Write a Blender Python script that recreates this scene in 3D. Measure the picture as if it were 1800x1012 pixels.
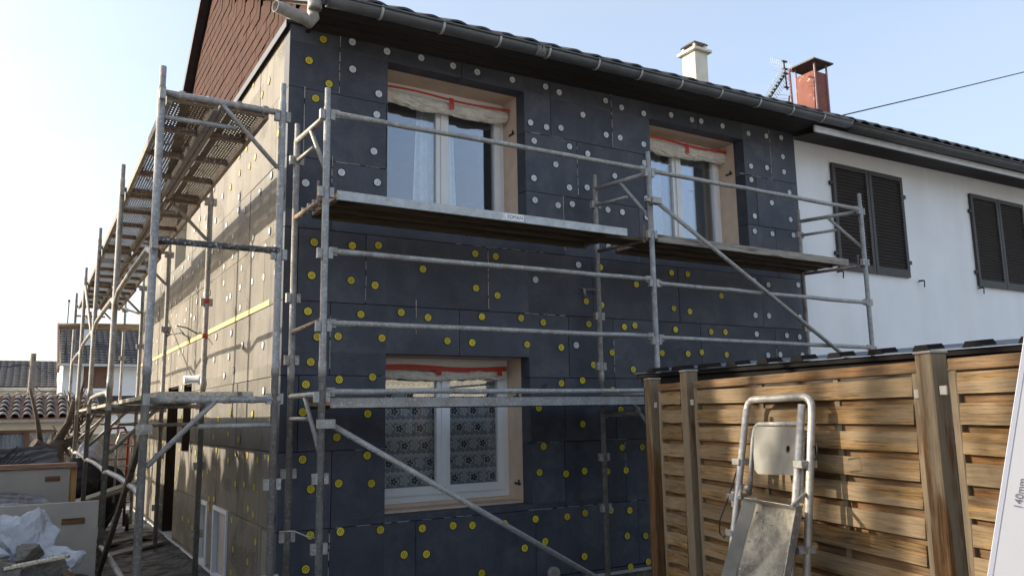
import bpy, bmesh, math, random
from mathutils import Vector, Matrix, noise as mnoise
random.seed(7)
for o in list(bpy.data.objects): bpy.data.objects.remove(o)
SC = bpy.context.scene
COL = SC.collection
R = math.radians
# ------------------------------------------------------------------ camera, sky, sun, exposure
cam_d = bpy.data.cameras.new("camera"); cam = bpy.data.objects.new("camera", cam_d); COL.objects.link(cam)
CAM_LOC = Vector((-1.6377, -6.133, 1.5257))
RIGHT = Vector((0.85719, -0.51472, -0.01696)); UP = Vector((-0.06566, -0.14189, 0.98770)); FWD = Vector((0.51080, 0.84553, 0.15542)); F_PX = 1404.0
cam.matrix_world = Matrix(((RIGHT[0], UP[0], -FWD[0], CAM_LOC[0]), (RIGHT[1], UP[1], -FWD[1], CAM_LOC[1]), (RIGHT[2], UP[2], -FWD[2], CAM_LOC[2]), (0, 0, 0, 1)))
cam_d.sensor_width = 36.0; cam_d.lens = 36.0 * F_PX / 1800.0
cam_d.clip_start = 0.05; cam_d.clip_end = 3000
SC.camera = cam
SUN_TRAVEL = Vector((1.0, -0.70, -0.45)).normalized()
SUN_EL = math.asin(-SUN_TRAVEL.z); SUN_AZ = math.atan2(-SUN_TRAVEL.x, -SUN_TRAVEL.y)
W = bpy.data.worlds.new("World"); SC.world = W; W.use_nodes = True
wn = W.node_tree; bg = wn.nodes['Background']
sky = wn.nodes.new('ShaderNodeTexSky'); sky.sky_type = 'NISHITA'; sky.sun_disc = False
sky.sun_elevation = SUN_EL; sky.sun_rotation = SUN_AZ
sky.air_density = 1.0; sky.dust_density = 4.0; sky.ozone_density = 1.6; sky.altitude = 100
veil = wn.nodes.new('ShaderNodeMix'); veil.data_type = 'RGBA'; veil.inputs['Factor'].default_value = 0.5      # thin even high haze over the blue
wtc = wn.nodes.new('ShaderNodeTexCoord'); wmp = wn.nodes.new('ShaderNodeMapping'); wmp.inputs['Scale'].default_value = (1.2, 1.2, 4.5); wn.links.new(wtc.outputs['Generated'], wmp.inputs['Vector'])
wno = wn.nodes.new('ShaderNodeTexNoise'); wno.inputs['Scale'].default_value = 2.2; wno.inputs['Detail'].default_value = 5; wno.inputs['Roughness'].default_value = 0.5; wn.links.new(wmp.outputs[0], wno.inputs['Vector'])
wmr = wn.nodes.new('ShaderNodeMapRange'); wmr.inputs['From Min'].default_value = 0.35; wmr.inputs['From Max'].default_value = 0.68; wmr.inputs['To Min'].default_value = 0.44; wmr.inputs['To Max'].default_value = 0.62
wn.links.new(wno.outputs['Fac'], wmr.inputs['Value']); wn.links.new(wmr.outputs[0], veil.inputs['Factor'])
veil.inputs[7].default_value = (1.60, 1.74, 1.96, 1)
wn.links.new(sky.outputs[0], veil.inputs[6]); wn.links.new(veil.outputs[2], bg.inputs[0]); bg.inputs[1].default_value = 0.15
sun_d = bpy.data.lights.new("sun", 'SUN'); sun_d.energy = 2.4; sun_d.angle = R(0.6); sun_d.color = (1.0, 0.89, 0.73)
sun = bpy.data.objects.new("sun", sun_d); COL.objects.link(sun)
sun.rotation_euler = SUN_TRAVEL.to_track_quat('-Z', 'Y').to_euler(); sun.location = (-30, 20, 20)
SC.view_settings.view_transform = 'Standard'; SC.view_settings.look = 'None'
SC.view_settings.exposure = 1.55; SC.view_settings.gamma = 1.0
try: SC.view_settings.use_curve_mapping = False
except Exception: pass
SC.render.engine = 'CYCLES'
SC.cycles.max_bounces = 6; SC.cycles.transparent_max_bounces = 12

# ------------------------------------------------------------------ material helpers
class NT:
    def __init__(s, name):
        s.m = bpy.data.materials.new(name); s.m.use_nodes = True
        s.t = s.m.node_tree; s.b = s.t.nodes['Principled BSDF']; s.out = s.t.nodes['Material Output']
        s.co = None
    def n(s, typ, **kw):
        x = s.t.nodes.new(typ)
        for k, v in kw.items(): setattr(x, k, v)
        return x
    def l(s, a, b): s.t.links.new(a, b)
    def coord(s, scale=(1, 1, 1), rnd=True, world=False):
        if world:
            src = s.n('ShaderNodeNewGeometry').outputs['Position']
        else:
            src = s.n('ShaderNodeTexCoord').outputs['Object']
        mp = s.n('ShaderNodeMapping'); mp.inputs['Scale'].default_value = scale
        s.l(src, mp.inputs['Vector'])
        if rnd and not world:
            oi = s.n('ShaderNodeObjectInfo'); mu = s.n('ShaderNodeMath', operation='MULTIPLY'); mu.inputs[1].default_value = 53.7
            s.l(oi.outputs['Random'], mu.inputs[0]); s.l(mu.outputs[0], mp.inputs['Location'])
        return mp.outputs[0]
    def noise(s, co, scale, detail=5, rough=0.6, dist=0.0):
        x = s.n('ShaderNodeTexNoise'); x.inputs['Scale'].default_value = scale; x.inputs['Detail'].default_value = detail
        x.inputs['Roughness'].default_value = rough; x.inputs['Distortion'].default_value = dist
        s.l(co, x.inputs['Vector']); return x.outputs['Fac']
    def ramp(s, fac, stops):
        x = s.n('ShaderNodeValToRGB'); e = x.color_ramp.elements
        while len(e) < len(stops): e.new(0.5)
        for i, (p, c) in enumerate(stops):
            e[i].position = p; e[i].color = (c[0], c[1], c[2], 1) if not isinstance(c, (int, float)) else (c, c, c, 1)
        s.l(fac, x.inputs[0]); return x.outputs[0]
    def mix(s, fac, a, b, blend='MIX'):
        x = s.n('ShaderNodeMix', data_type='RGBA', blend_type=blend)
        if isinstance(fac, (int, float)): x.inputs['Factor'].default_value = fac
        else: s.l(fac, x.inputs['Factor'])
        for v, k in ((a, 6), (b, 7)):
            if isinstance(v, tuple): x.inputs[k].default_value = (v[0], v[1], v[2], 1)
            else: s.l(v, x.inputs[k])
        return x.outputs[2]
    def math(s, op, a, b=None, c=None):
        x = s.n('ShaderNodeMath', operation=op)
        for i, v in enumerate((a, b, c)):
            if v is None: continue
            if isinstance(v, (int, float)): x.inputs[i].default_value = v
            else: s.l(v, x.inputs[i])
        return x.outputs[0]
    def bump(s, h, strength=0.3, dist=0.005):
        x = s.n('ShaderNodeBump'); x.inputs['Strength'].default_value = strength; x.inputs['Distance'].default_value = dist
        s.l(h, x.inputs['Height']); s.l(x.outputs[0], s.b.inputs['Normal'])
    def base(s, c):
        if isinstance(c, tuple): s.b.inputs['Base Color'].default_value = (c[0], c[1], c[2], 1)
        else: s.l(c, s.b.inputs['Base Color'])
    def rough(s, r):
        if isinstance(r, (int, float)): s.b.inputs['Roughness'].default_value = r
        else: s.l(r, s.b.inputs['Roughness'])
    def metal(s, v): s.b.inputs['Metallic'].default_value = v

def simple(name, c1, c2, scale=8, rough=0.7, metal=0, bump=0.2, bscale=60, bdist=0.003, sc=(1, 1, 1), rnd=True, tint=0.0, detail=5, pos=(0.3, 0.7)):
    t = NT(name); co = t.coord(sc, rnd)
    f = t.noise(co, scale, detail)
    col = t.ramp(f, [(pos[0], c1), (pos[1], c2)])
    if tint:
        oi = t.n('ShaderNodeObjectInfo')
        v = t.math('MULTIPLY_ADD', oi.outputs['Random'], 2 * tint, 1 - tint)
        cc = t.n('ShaderNodeCombineColor'); [t.l(v, cc.inputs[i]) for i in range(3)]
        col = t.mix(1.0, col, cc.outputs[0], 'MULTIPLY')
    t.base(col); t.rough(rough); t.metal(metal)
    if bump: t.bump(t.noise(co, bscale, 3), bump, bdist)
    return t.m

def make_eps(name, c1, c2, scar_c):
    t = NT(name); co = t.coord((1, 1, 1), True)
    big = t.noise(co, 2.2, 4); fine = t.noise(co, 180, 2, 0.5)
    c = t.ramp(big, [(0.3, c1), (0.72, c2)])
    sp = t.ramp(fine, [(0.35, (0.8, 0.8, 0.8)), (0.7, (1.2, 1.2, 1.2))])
    c = t.mix(1.0, c, sp, 'MULTIPLY')
    # whitish rub marks and bead scars
    sc = t.noise(co, 26, 6, 0.75); scar = t.ramp(sc, [(0.66, 0.0), (0.76, 1.0)])
    c = t.mix(t.math('MULTIPLY', scar, 0.42), c, (0.30, 0.29, 0.28))
    # rain streaks and damp patches
    cw = t.coord((9.0, 9.0, 0.6), False, True); st = t.noise(cw, 1.0, 4, 0.6)
    damp = t.ramp(st, [(0.56, 0.0), (0.72, 1.0)])
    c = t.mix(t.math('MULTIPLY', damp, 0.45 if scar_c else 0.28), c, (0.030, 0.030, 0.032))
    dp_ = t.noise(co, 3.4, 7, 0.72, 0.4); dm_ = t.ramp(dp_, [(0.48, 0.0), (0.70, 1.0)])
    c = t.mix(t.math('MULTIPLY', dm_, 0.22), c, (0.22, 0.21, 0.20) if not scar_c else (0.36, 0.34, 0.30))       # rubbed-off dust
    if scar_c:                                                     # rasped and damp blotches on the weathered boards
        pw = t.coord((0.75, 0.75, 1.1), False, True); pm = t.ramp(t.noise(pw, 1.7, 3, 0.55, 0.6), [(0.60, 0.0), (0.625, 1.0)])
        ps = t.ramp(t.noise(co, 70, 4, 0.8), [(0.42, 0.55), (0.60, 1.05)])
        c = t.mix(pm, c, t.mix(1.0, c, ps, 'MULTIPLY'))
    oi = t.n('ShaderNodeObjectInfo'); v = t.math('MULTIPLY_ADD', oi.outputs['Random'], 0.36, 0.82)
    cc = t.n('ShaderNodeCombineColor'); [t.l(v, cc.inputs[i]) for i in range(3)]
    c = t.mix(1.0, c, cc.outputs[0], 'MULTIPLY')
    t.base(c); t.rough(0.62); t.b.inputs['Specular IOR Level'].default_value = 0.12 if scar_c else 0.35
    t.bump(t.noise(co, 120, 3), 0.25, 0.003)
    return t.m

def make_galv(name, c1, c2, rust=0.0, metal=0.35, rough=0.55):
    t = NT(name); co = t.coord((1, 1, 1), True)
    f = t.noise(co, 9, 6, 0.7); g = t.noise(co, 55, 4, 0.7)
    c = t.ramp(f, [(0.3, c1), (0.7, c2)])
    sp = t.ramp(g, [(0.54, 0.0), (0.62, 1.0)])
    c = t.mix(t.math('MULTIPLY', sp, 0.7), c, (0.60, 0.57, 0.52))      # mortar splashes
    dk = t.noise(co, 24, 5, 0.7); dm = t.ramp(dk, [(0.60, 0.0), (0.70, 1.0)])
    c = t.mix(t.math('MULTIPLY', dm, 0.55), c, (0.09, 0.085, 0.08))
    if rust:
        rr = t.noise(co, 5, 6, 0.75); rm = t.ramp(rr, [(0.52, 0.0), (0.66, 1.0)])
        c = t.mix(t.math('MULTIPLY', rm, rust), c, (0.17, 0.085, 0.045))
    t.base(c); t.metal(metal); t.rough(t.ramp(g, [(0.3, rough - 0.12), (0.7, rough + 0.2)]))
    t.bump(g, 0.35, 0.003)
    return t.m

def make_wood(name, c1, c2, c3, along='x', grey=0.0, tint=0.18, rough=0.75):
    t = NT(name)
    s = {'x': (1.6, 40, 40), 'z': (40, 40, 1.6), 'y': (40, 1.6, 40)}[along]
    co = t.coord(s, True)
    f = t.noise(co, 1.0, 9, 0.78, 0.5); g = t.noise(co, 3.2, 6, 0.75, 0.3)
    c = t.ramp(f, [(0.28, c1), (0.5, c2), (0.74, c3)])
    gr = t.ramp(g, [(0.38, 0.30), (0.50, 0.92), (0.64, 1.25)])
    c = t.mix(0.9, c, gr, 'MULTIPLY')
    co2 = t.coord({'x': (3, 14, 14), 'z': (14, 14, 3), 'y': (14, 3, 14)}[along], True)
    vo = t.n('ShaderNodeTexVoronoi'); vo.inputs['Scale'].default_value = 0.62; t.l(co2, vo.inputs['Vector'])
    kn = t.ramp(vo.outputs['Distance'], [(0.10, 1.0), (0.24, 0.0)])
    c = t.mix(t.math('MULTIPLY', kn, 0.75), c, (0.045, 0.022, 0.010))
    if grey:
        co3 = t.coord({'x': (0.7, 6, 6), 'z': (6, 6, 0.7), 'y': (6, 0.7, 6)}[along], True)
        gm = t.ramp(t.noise(co3, 1.1, 5, 0.7), [(0.42, 0.0), (0.50, 1.0)])
        c = t.mix(t.math('MULTIPLY', gm, grey), c, t.mix(g, (0.13, 0.10, 0.065), (0.27, 0.225, 0.155)))
    oi = t.n('ShaderNodeObjectInfo'); v = t.math('MULTIPLY_ADD', oi.outputs['Random'], 2 * tint, 1 - tint)
    cc = t.n('ShaderNodeCombineColor'); [t.l(v, cc.inputs[i]) for i in range(3)]
    c = t.mix(1.0, c, cc.outputs[0], 'MULTIPLY')
    t.base(c); t.rough(rough); t.b.inputs['Specular IOR Level'].default_value = 0.25
    t.bump(f, 0.5, 0.004)
    return t.m

def make_glass():
    t = NT('window_glass')
    gl = t.n('ShaderNodeBsdfGlossy'); gl.inputs['Roughness'].default_value = 0.01; gl.inputs['Color'].default_value = (0.93, 0.95, 1.0, 1)
    tr = t.n('ShaderNodeBsdfTransparent'); tr.inputs['Color'].default_value = (0.965, 0.98, 0.985, 1)
    fr = t.n('ShaderNodeFresnel'); fr.inputs['IOR'].default_value = 1.55
    f = t.math('MINIMUM', t.math('MULTIPLY_ADD', fr.outputs[0], 1.95, 0.04), 0.9)
    ms = t.n('ShaderNodeMixShader'); t.l(f, ms.inputs[0]); t.l(tr.outputs[0], ms.inputs[1]); t.l(gl.outputs[0], ms.inputs[2])
    t.l(ms.outputs[0], t.out.inputs['Surface']); return t.m

def make_lace():
    """white net curtain woven with rows of flowers and wavy bands, worked out from x and z in metres"""
    t = NT('lace_net'); g = t.n('ShaderNodeNewGeometry'); sx = t.n('ShaderNodeSeparateXYZ'); t.l(g.outputs['Position'], sx.inputs[0])
    x, z = sx.outputs[0], sx.outputs[2]
    P = 0.098; Q = 0.150
    row = t.math('FLOOR', t.math('DIVIDE', z, Q))
    v = t.math('SUBTRACT', t.math('FRACT', t.math('DIVIDE', z, Q)), 0.5)            # -0.5 .. 0.5
    u = t.math('SUBTRACT', t.math('FRACT', t.math('ADD', t.math('DIVIDE', x, P), t.math('MULTIPLY', row, 0.5))), 0.5)
    col = t.math('FLOOR', t.math('ADD', t.math('DIVIDE', x, P), t.math('MULTIPLY', row, 0.5)))
    uu = t.math('MULTIPLY', u, P); vv = t.math('MULTIPLY', t.math('ADD', v, 0.08), Q)
    r = t.math('SQRT', t.math('ADD', t.math('MULTIPLY', uu, uu), t.math('MULTIPLY', vv, vv)))
    th = t.math('ARCTAN2', vv, uu)
    pet = t.math('MULTIPLY_ADD', t.math('ABSOLUTE', t.math('COSINE', t.math('MULTIPLY', th, 2.5))), 0.022, 0.020)
    ins = t.math('LESS_THAN', r, pet); ring = t.math('LESS_THAN', t.math('ABSOLUTE', t.math('SUBTRACT', r, pet)), 0.0050)
    core = t.math('LESS_THAN', r, 0.007)
    odd = t.math('GREATER_THAN', t.math('FRACT', t.math('MULTIPLY', col, 0.5)), 0.25)
    wave = t.math('MULTIPLY', t.math('SINE', t.math('MULTIPLY', x, 2 * math.pi / 0.049)), 0.008)
    d1 = t.math('ABSOLUTE', t.math('SUBTRACT', t.math('MULTIPLY', t.math('SUBTRACT', v, 0.40), Q), wave))
    w1 = t.math('LESS_THAN', d1, 0.0068)
    d2 = t.math('ABSOLUTE', t.math('SUBTRACT', t.math('MULTIPLY', t.math('SUBTRACT', v, 0.28), Q), wave)); w2 = t.math('LESS_THAN', d2, 0.005)
    fill = t.math('MULTIPLY', ins, t.math('MULTIPLY_ADD', odd, 0.62, 0.04))
    lines = t.math('MAXIMUM', t.math('MAXIMUM', ring, core), t.math('MAXIMUM', w1, w2))
    net = t.noise(t.coord((1, 1, 1), False, True), 260, 1, 0.5)
    basea = t.math('MULTIPLY_ADD', t.math('GREATER_THAN', net, 0.52), 0.34, 0.30)
    outside = t.math('SUBTRACT', 1.0, ins)
    a = t.math('MAXIMUM', t.math('MULTIPLY', basea, outside), t.math('MAXIMUM', fill, t.math('MULTIPLY', lines, 0.95)))
    t.base((0.88, 0.89, 0.89)); t.rough(0.9); t.l(a, t.b.inputs['Alpha']); return t.m

def make_perf():
    """steel deck sheet punched with rows of slots"""
    t = NT('punched_steel'); s = t.n('ShaderNodeSeparateXYZ'); t.l(t.n('ShaderNodeNewGeometry').outputs['Position'], s.inputs[0])
    row = t.math('FLOOR', t.math('DIVIDE', s.outputs[0], 0.021))
    u = t.math('SUBTRACT', t.math('FRACT', t.math('DIVIDE', s.outputs[0], 0.021)), 0.5)
    v = t.math('SUBTRACT', t.math('FRACT', t.math('ADD', t.math('DIVIDE', s.outputs[1], 0.042), t.math('MULTIPLY', row, 0.5))), 0.5)
    r = t.math('ADD', t.math('POWER', t.math('DIVIDE', u, 0.205), 2.0), t.math('POWER', t.math('DIVIDE', v, 0.235), 2.0))
    hole = t.math('LESS_THAN', r, 1.0)
    co = t.coord((1, 1, 1), True); dirt = t.ramp(t.noise(co, 7, 6, 0.7), [(0.54, 0.0), (0.62, 1.0)])
    a = t.math('SUBTRACT', 1.0, t.math('MULTIPLY', hole, t.math('SUBTRACT', 1.0, dirt)))
    t.base(t.ramp(t.noise(co, 12, 5), [(0.3, (0.10, 0.08, 0.06)), (0.7, (0.19, 0.155, 0.12))])); t.rough(0.7); t.metal(0.2)
    t.l(a, t.b.inputs['Alpha']); return t.m

M = {}
M['eps'] = make_eps('graphite_foam', (0.043, 0.048, 0.064), (0.070, 0.076, 0.096), None)
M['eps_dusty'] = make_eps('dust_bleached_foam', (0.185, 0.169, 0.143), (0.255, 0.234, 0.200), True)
M['eps_dark'] = simple('gap_shade_and_torn_foam', (0.02, 0.02, 0.023), (0.03, 0.03, 0.035), 30)  # dark foam, also the painted shadow gap round the anchors
M['galv'] = make_galv('galvanised_tube', (0.22, 0.222, 0.215), (0.40, 0.395, 0.38), 0.35)
M['galv_rust'] = make_galv('weathered_tube', (0.22, 0.21, 0.19), (0.40, 0.38, 0.34), 0.6)
M['galv_brown'] = make_galv('rusty_tube', (0.16, 0.11, 0.08), (0.30, 0.22, 0.16), 0.9, 0.2)
M['galv_dark'] = make_galv('black_painted_tube', (0.035, 0.035, 0.037), (0.07, 0.07, 0.07), 0.15, 0.1)
M['deck_edge'] = make_galv('zinc_edge', (0.28, 0.305, 0.315), (0.50, 0.53, 0.545), 0, 0.4, 0.45)
M['perf'] = make_perf()
M['deck_wood'] = make_wood('stained_plywood', (0.055, 0.040, 0.026), (0.10, 0.072, 0.046), (0.15, 0.11, 0.075), 'x')
M['deck_woodedge'] = make_wood('grey_deck_edge', (0.20, 0.18, 0.15), (0.30, 0.27, 0.23), (0.42, 0.39, 0.34), 'x')
M['plank_pale'] = make_wood('pale_plank', (0.40, 0.33, 0.24), (0.52, 0.45, 0.34), (0.62, 0.55, 0.44), 'y')
M['fence'] = make_wood('brown_fence_wood', (0.074, 0.032, 0.010), (0.160, 0.076, 0.025), (0.24, 0.130, 0.048), 'x', 0.3)
M['fence_grey'] = make_wood('weathered_fence_wood', (0.088, 0.046, 0.016), (0.195, 0.115, 0.044), (0.30, 0.197, 0.090), 'x', 0.5)
M['fence_v'] = make_wood('brown_post_wood', (0.085, 0.040, 0.015), (0.13, 0.066, 0.026), (0.17, 0.092, 0.038), 'z', 0.8)
M['timber'] = make_wood('rough_timber', (0.16, 0.11, 0.07), (0.26, 0.19, 0.12), (0.36, 0.28, 0.19), 'x')
M['timber_z'] = make_wood('old_pole_wood', (0.12, 0.09, 0.07), (0.20, 0.155, 0.12), (0.28, 0.22, 0.17), 'z')
M['plaster'] = simple('beige_reveal_plaster', (0.60, 0.45, 0.335), (0.72, 0.56, 0.43), 6, 0.85, bump=0.3, bscale=40)
M['white_render'] = simple('white_render', (0.76, 0.79, 0.82), (0.83, 0.85, 0.88), 1.4, 0.85, bump=0.5, bscale=160, bdist=0.004)
def add_streaks(m):
    t = m.node_tree; b = t.nodes['Principled BSDF']; src = b.inputs['Base Color'].links[0].from_socket
    g = t.nodes.new('ShaderNodeNewGeometry'); mp = t.nodes.new('ShaderNodeMapping'); mp.inputs['Scale'].default_value = (2.2, 2.2, 0.22); t.links.new(g.outputs['Position'], mp.inputs['Vector'])
    n = t.nodes.new('ShaderNodeTexNoise'); n.inputs['Scale'].default_value = 1.3; n.inputs['Detail'].default_value = 7; n.inputs['Roughness'].default_value = 0.65; t.links.new(mp.outputs[0], n.inputs['Vector'])
    r = t.nodes.new('ShaderNodeValToRGB'); r.color_ramp.elements[0].position = 0.36; r.color_ramp.elements[0].color = (0.955, 0.95, 0.94, 1); r.color_ramp.elements[1].position = 0.58; r.color_ramp.elements[1].color = (1, 1, 1, 1); t.links.new(n.outputs['Fac'], r.inputs[0])
    x = t.nodes.new('ShaderNodeMix'); x.data_type = 'RGBA'; x.blend_type = 'MULTIPLY'; x.inputs['Factor'].default_value = 1.0; t.links.new(src, x.inputs[6]); t.links.new(r.outputs[0], x.inputs[7]); t.links.new(x.outputs[2], b.inputs['Base Color'])
add_streaks(M['white_render'])
M['pvc'] = simple('white_window_plastic', (0.74, 0.76, 0.78), (0.82, 0.83, 0.84), 4, 0.35, bump=0.05)
M['pvc_old'] = simple('grimy_white_pipe', (0.16, 0.14, 0.115), (0.36, 0.335, 0.295), 9, 0.5, bump=0.2)
M['glass'] = make_glass(); M['lace'] = make_lace()
M['curtain'] = simple('pale_blue_curtain', (0.60, 0.68, 0.72), (0.78, 0.83, 0.85), 18, 0.9, bump=0.1)
M['film'] = simple('dusty_plastic_film', (0.55, 0.50, 0.43), (0.74, 0.69, 0.61), 12, 0.5, bump=0.7, bscale=22, bdist=0.02)
M['tape'] = simple('red_tape', (0.40, 0.028, 0.018), (0.52, 0.045, 0.025), 20, 0.45)
M['grey_infill'] = simple('grey_infill_board', (0.40, 0.38, 0.35), (0.50, 0.48, 0.45), 5, 0.8)
M['room'] = simple('dim_room', (0.10, 0.10, 0.11), (0.14, 0.14, 0.15), 2, 0.9, bump=0)
M['yellow'] = simple('yellow_anchor_plastic', (0.60, 0.47, 0.015), (0.78, 0.62, 0.03), 40, 0.5, tint=0.22, bump=0)
M['yellow_d'] = simple('anchor_slots', (0.13, 0.10, 0.02), (0.20, 0.15, 0.03), 40, 0.6, bump=0)
M['whitea'] = simple('white_anchor_plastic', (0.55, 0.57, 0.58), (0.75, 0.77, 0.78), 60, 0.6, tint=0.12, bump=0.2)
M['whitea_d'] = simple('white_anchor_ribs', (0.36, 0.37, 0.39), (0.48, 0.50, 0.51), 60, 0.6, bump=0)
M['filler'] = simple('joint_foam', (0.30, 0.28, 0.25), (0.50, 0.47, 0.42), 60, 0.9, bump=0.6)
M['ystrip'] = simple('yellow_foam_strip', (0.62, 0.48, 0.20), (0.78, 0.64, 0.32), 14, 0.9, bump=0.5)
M['slate'] = simple('red_brown_shingle', (0.050, 0.0195, 0.012), (0.072, 0.029, 0.018), 9, 0.8, tint=0.12, bump=0.6, bscale=120, bdist=0.004)
M['slate'].node_tree.nodes['Principled BSDF'].inputs['Specular IOR Level'].default_value = 0.12
M['flash'] = simple('dark_flashing', (0.035, 0.035, 0.038), (0.06, 0.06, 0.065), 8, 0.4, 0.4)
M['soffit'] = make_wood('dark_soffit_board', (0.030, 0.024, 0.020), (0.045, 0.036, 0.029), (0.065, 0.052, 0.042), 'x')
M['gutter'] = simple('grey_gutter', (0.075, 0.08, 0.085), (0.13, 0.135, 0.14), 5, 0.42, 0.2, bump=0.15)
M['gutter_dark'] = simple('dark_gutter', (0.05, 0.048, 0.046), (0.085, 0.08, 0.076), 5, 0.5, 0.1, bump=0.15)
M['bracket'] = simple('pale_gutter_strap', (0.36, 0.35, 0.33), (0.5, 0.49, 0.46), 20, 0.5, 0.2)
M['tile'] = simple('dark_roof_tile', (0.030, 0.028, 0.028), (0.070, 0.064, 0.060), 12, 0.8, tint=0.25, bump=0.5, bscale=50)
M['shutter'] = simple('dark_brown_shutter', (0.030, 0.024, 0.022), (0.050, 0.042, 0.038), 10, 0.55, bump=0.2)
M['bracket_dull'] = simple('dull_cream_metal', (0.26, 0.245, 0.215), (0.36, 0.34, 0.30), 20, 0.6)
M['iron'] = simple('black_iron', (0.02, 0.02, 0.02), (0.04, 0.035, 0.03), 20, 0.6)
M['white_paint'] = simple('white_fascia_paint', (0.62, 0.66, 0.70), (0.74, 0.77, 0.80), 6, 0.5, bump=0.15)
M['chim_cream'] = simple('cream_chimney_render', (0.62, 0.58, 0.48), (0.76, 0.72, 0.61), 7, 0.85, bump=0.4)
M['zinc_cap'] = simple('dark_chimney_cap', (0.07, 0.055, 0.05), (0.13, 0.105, 0.095), 9, 0.7)
def make_chim_red():
    t = NT('flaking_red_paint'); co = t.coord((1, 1, 1), False)
    c = t.ramp(t.noise(co, 6, 5), [(0.3, (0.17, 0.050, 0.033)), (0.7, (0.24, 0.078, 0.050))])
    fl = t.ramp(t.noise(co, 11, 5, 0.7), [(0.635, 0.0), (0.66, 1.0)])
    t.base(t.mix(fl, c, (0.62, 0.44, 0.30))); t.rough(0.75); return t.m
M['chim_red'] = make_chim_red()
M['alu'] = make_galv('worn_aluminium', (0.34, 0.32, 0.29), (0.54, 0.51, 0.46), 0, 0.6, 0.42)
M['alu_sheet'] = simple('mortar_stained_sheet', (0.15, 0.145, 0.125), (0.27, 0.255, 0.222), 7, 0.6, 0.25, bump=0.25, bscale=50, detail=8)
def make_pan():
    t = NT('mortar_crusted_tray'); co = t.coord((1, 1, 1), False)
    a = t.noise(co, 7, 6, 0.7); b = t.noise(co, 38, 5, 0.75)
    c = t.ramp(a, [(0.36, (0.10, 0.092, 0.078)), (0.5, (0.24, 0.22, 0.175)), (0.64, (0.40, 0.365, 0.29))])
    c = t.mix(t.ramp(b, [(0.58, 0.0), (0.64, 1.0)]), c, (0.30, 0.28, 0.24))
    t.base(c); t.rough(0.85); t.bump(b, 0.9, 0.008); return t.m
M['pan'] = make_pan()
M['mortar'] = simple('dried_mortar', (0.22, 0.205, 0.175), (0.34, 0.32, 0.28), 30, 0.95, bump=0.6)
M['shed_wood'] = make_wood('dark_shed_wood', (0.035, 0.026, 0.018), (0.06, 0.045, 0.032), (0.09, 0.07, 0.05), 'y')
M['sheet'] = simple('dark_roof_sheet', (0.07, 0.08, 0.095), (0.11, 0.125, 0.145), 5, 0.35, 0.5, bump=0.1)
M['cap_dark'] = simple('dark_ridge_rib', (0.010, 0.009, 0.009), (0.018, 0.016, 0.015), 9, 0.9)
M['cap_dark'].node_tree.nodes['Principled BSDF'].inputs['Specular IOR Level'].default_value = 0.08
M['panel'] = simple('pale_grey_panel', (0.36, 0.325, 0.275), (0.46, 0.42, 0.36), 3, 0.85, bump=0.3, bscale=80)
M['slot'] = make_wood('brown_slot_wood', (0.14, 0.065, 0.03), (0.22, 0.11, 0.05), (0.28, 0.15, 0.07), 'x')
M['coping'] = make_wood('red_brown_coping', (0.24, 0.13, 0.08), (0.34, 0.20, 0.13), (0.42, 0.27, 0.19), 'x')
M['orange'] = make_wood('orange_brown_board', (0.36, 0.18, 0.07), (0.46, 0.25, 0.10), (0.55, 0.32, 0.15), 'z')
M['sack'] = simple('white_sack_plastic', (0.40, 0.415, 0.45), (0.54, 0.555, 0.59), 5, 0.45, bump=0.3, bscale=14, bdist=0.02)
M['stone'] = simple('broken_concrete', (0.085, 0.078, 0.065), (0.21, 0.19, 0.16), 14, 0.95, bump=0.9, bscale=40, bdist=0.01)
M['board_pink'] = simple('pinkish_cut_board', (0.46, 0.34, 0.27), (0.58, 0.46, 0.38), 8, 0.85)
M['tarp'] = simple('black_polythene', (0.040, 0.040, 0.043), (0.085, 0.084, 0.086), 4, 0.42, bump=0.5, bscale=16, bdist=0.02)
M['tarp'].node_tree.nodes['Principled BSDF'].inputs['Specular IOR Level'].default_value = 0.2
M['navy'] = simple('dark_navy_cloth', (0.008, 0.009, 0.014), (0.016, 0.018, 0.026), 4, 0.8, bump=0.5, bscale=12, bdist=0.03)
M['ground'] = simple('trodden_earth', (0.20, 0.195, 0.185), (0.30, 0.292, 0.278), 3, 0.95, bump=0.8, bscale=14, bdist=0.03, rnd=False)
M['clay'] = simple('lichened_clay_tile', (0.12, 0.103, 0.093), (0.31, 0.275, 0.25), 7, 0.9, tint=0.25, bump=0.5)
M['clay_under'] = simple('terracotta_edge', (0.26, 0.13, 0.08), (0.36, 0.20, 0.13), 9, 0.9)
M['cream_wall'] = simple('cream_wall', (0.60, 0.54, 0.42), (0.70, 0.64, 0.51), 2, 0.9)
M['grey_white_wall'] = simple('pale_house_wall', (0.62, 0.62, 0.60), (0.72, 0.72, 0.70), 2, 0.9)
M['brown_wood'] = simple('brown_window_wood', (0.10, 0.045, 0.025), (0.17, 0.08, 0.045), 8, 0.6)
M['dark_opening'] = make_wood('opening_wood_and_shade', (0.018, 0.012, 0.009), (0.030, 0.021, 0.015), (0.045, 0.032, 0.023), 'z')  # near-black wood, also paints the shade of the side-wall reveals
M['bark'] = simple('bark', (0.06, 0.045, 0.032), (0.14, 0.11, 0.085), 14, 0.95, bump=0.9, bscale=30, bdist=0.01)
M['leaf'] = simple('dark_conifer_leaf', (0.025, 0.05, 0.02), (0.05, 0.09, 0.035), 3, 0.8, bump=0)
M['red_paint'] = simple('red_tube_paint', (0.26, 0.035, 0.02), (0.36, 0.06, 0.03), 12, 0.45)
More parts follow.
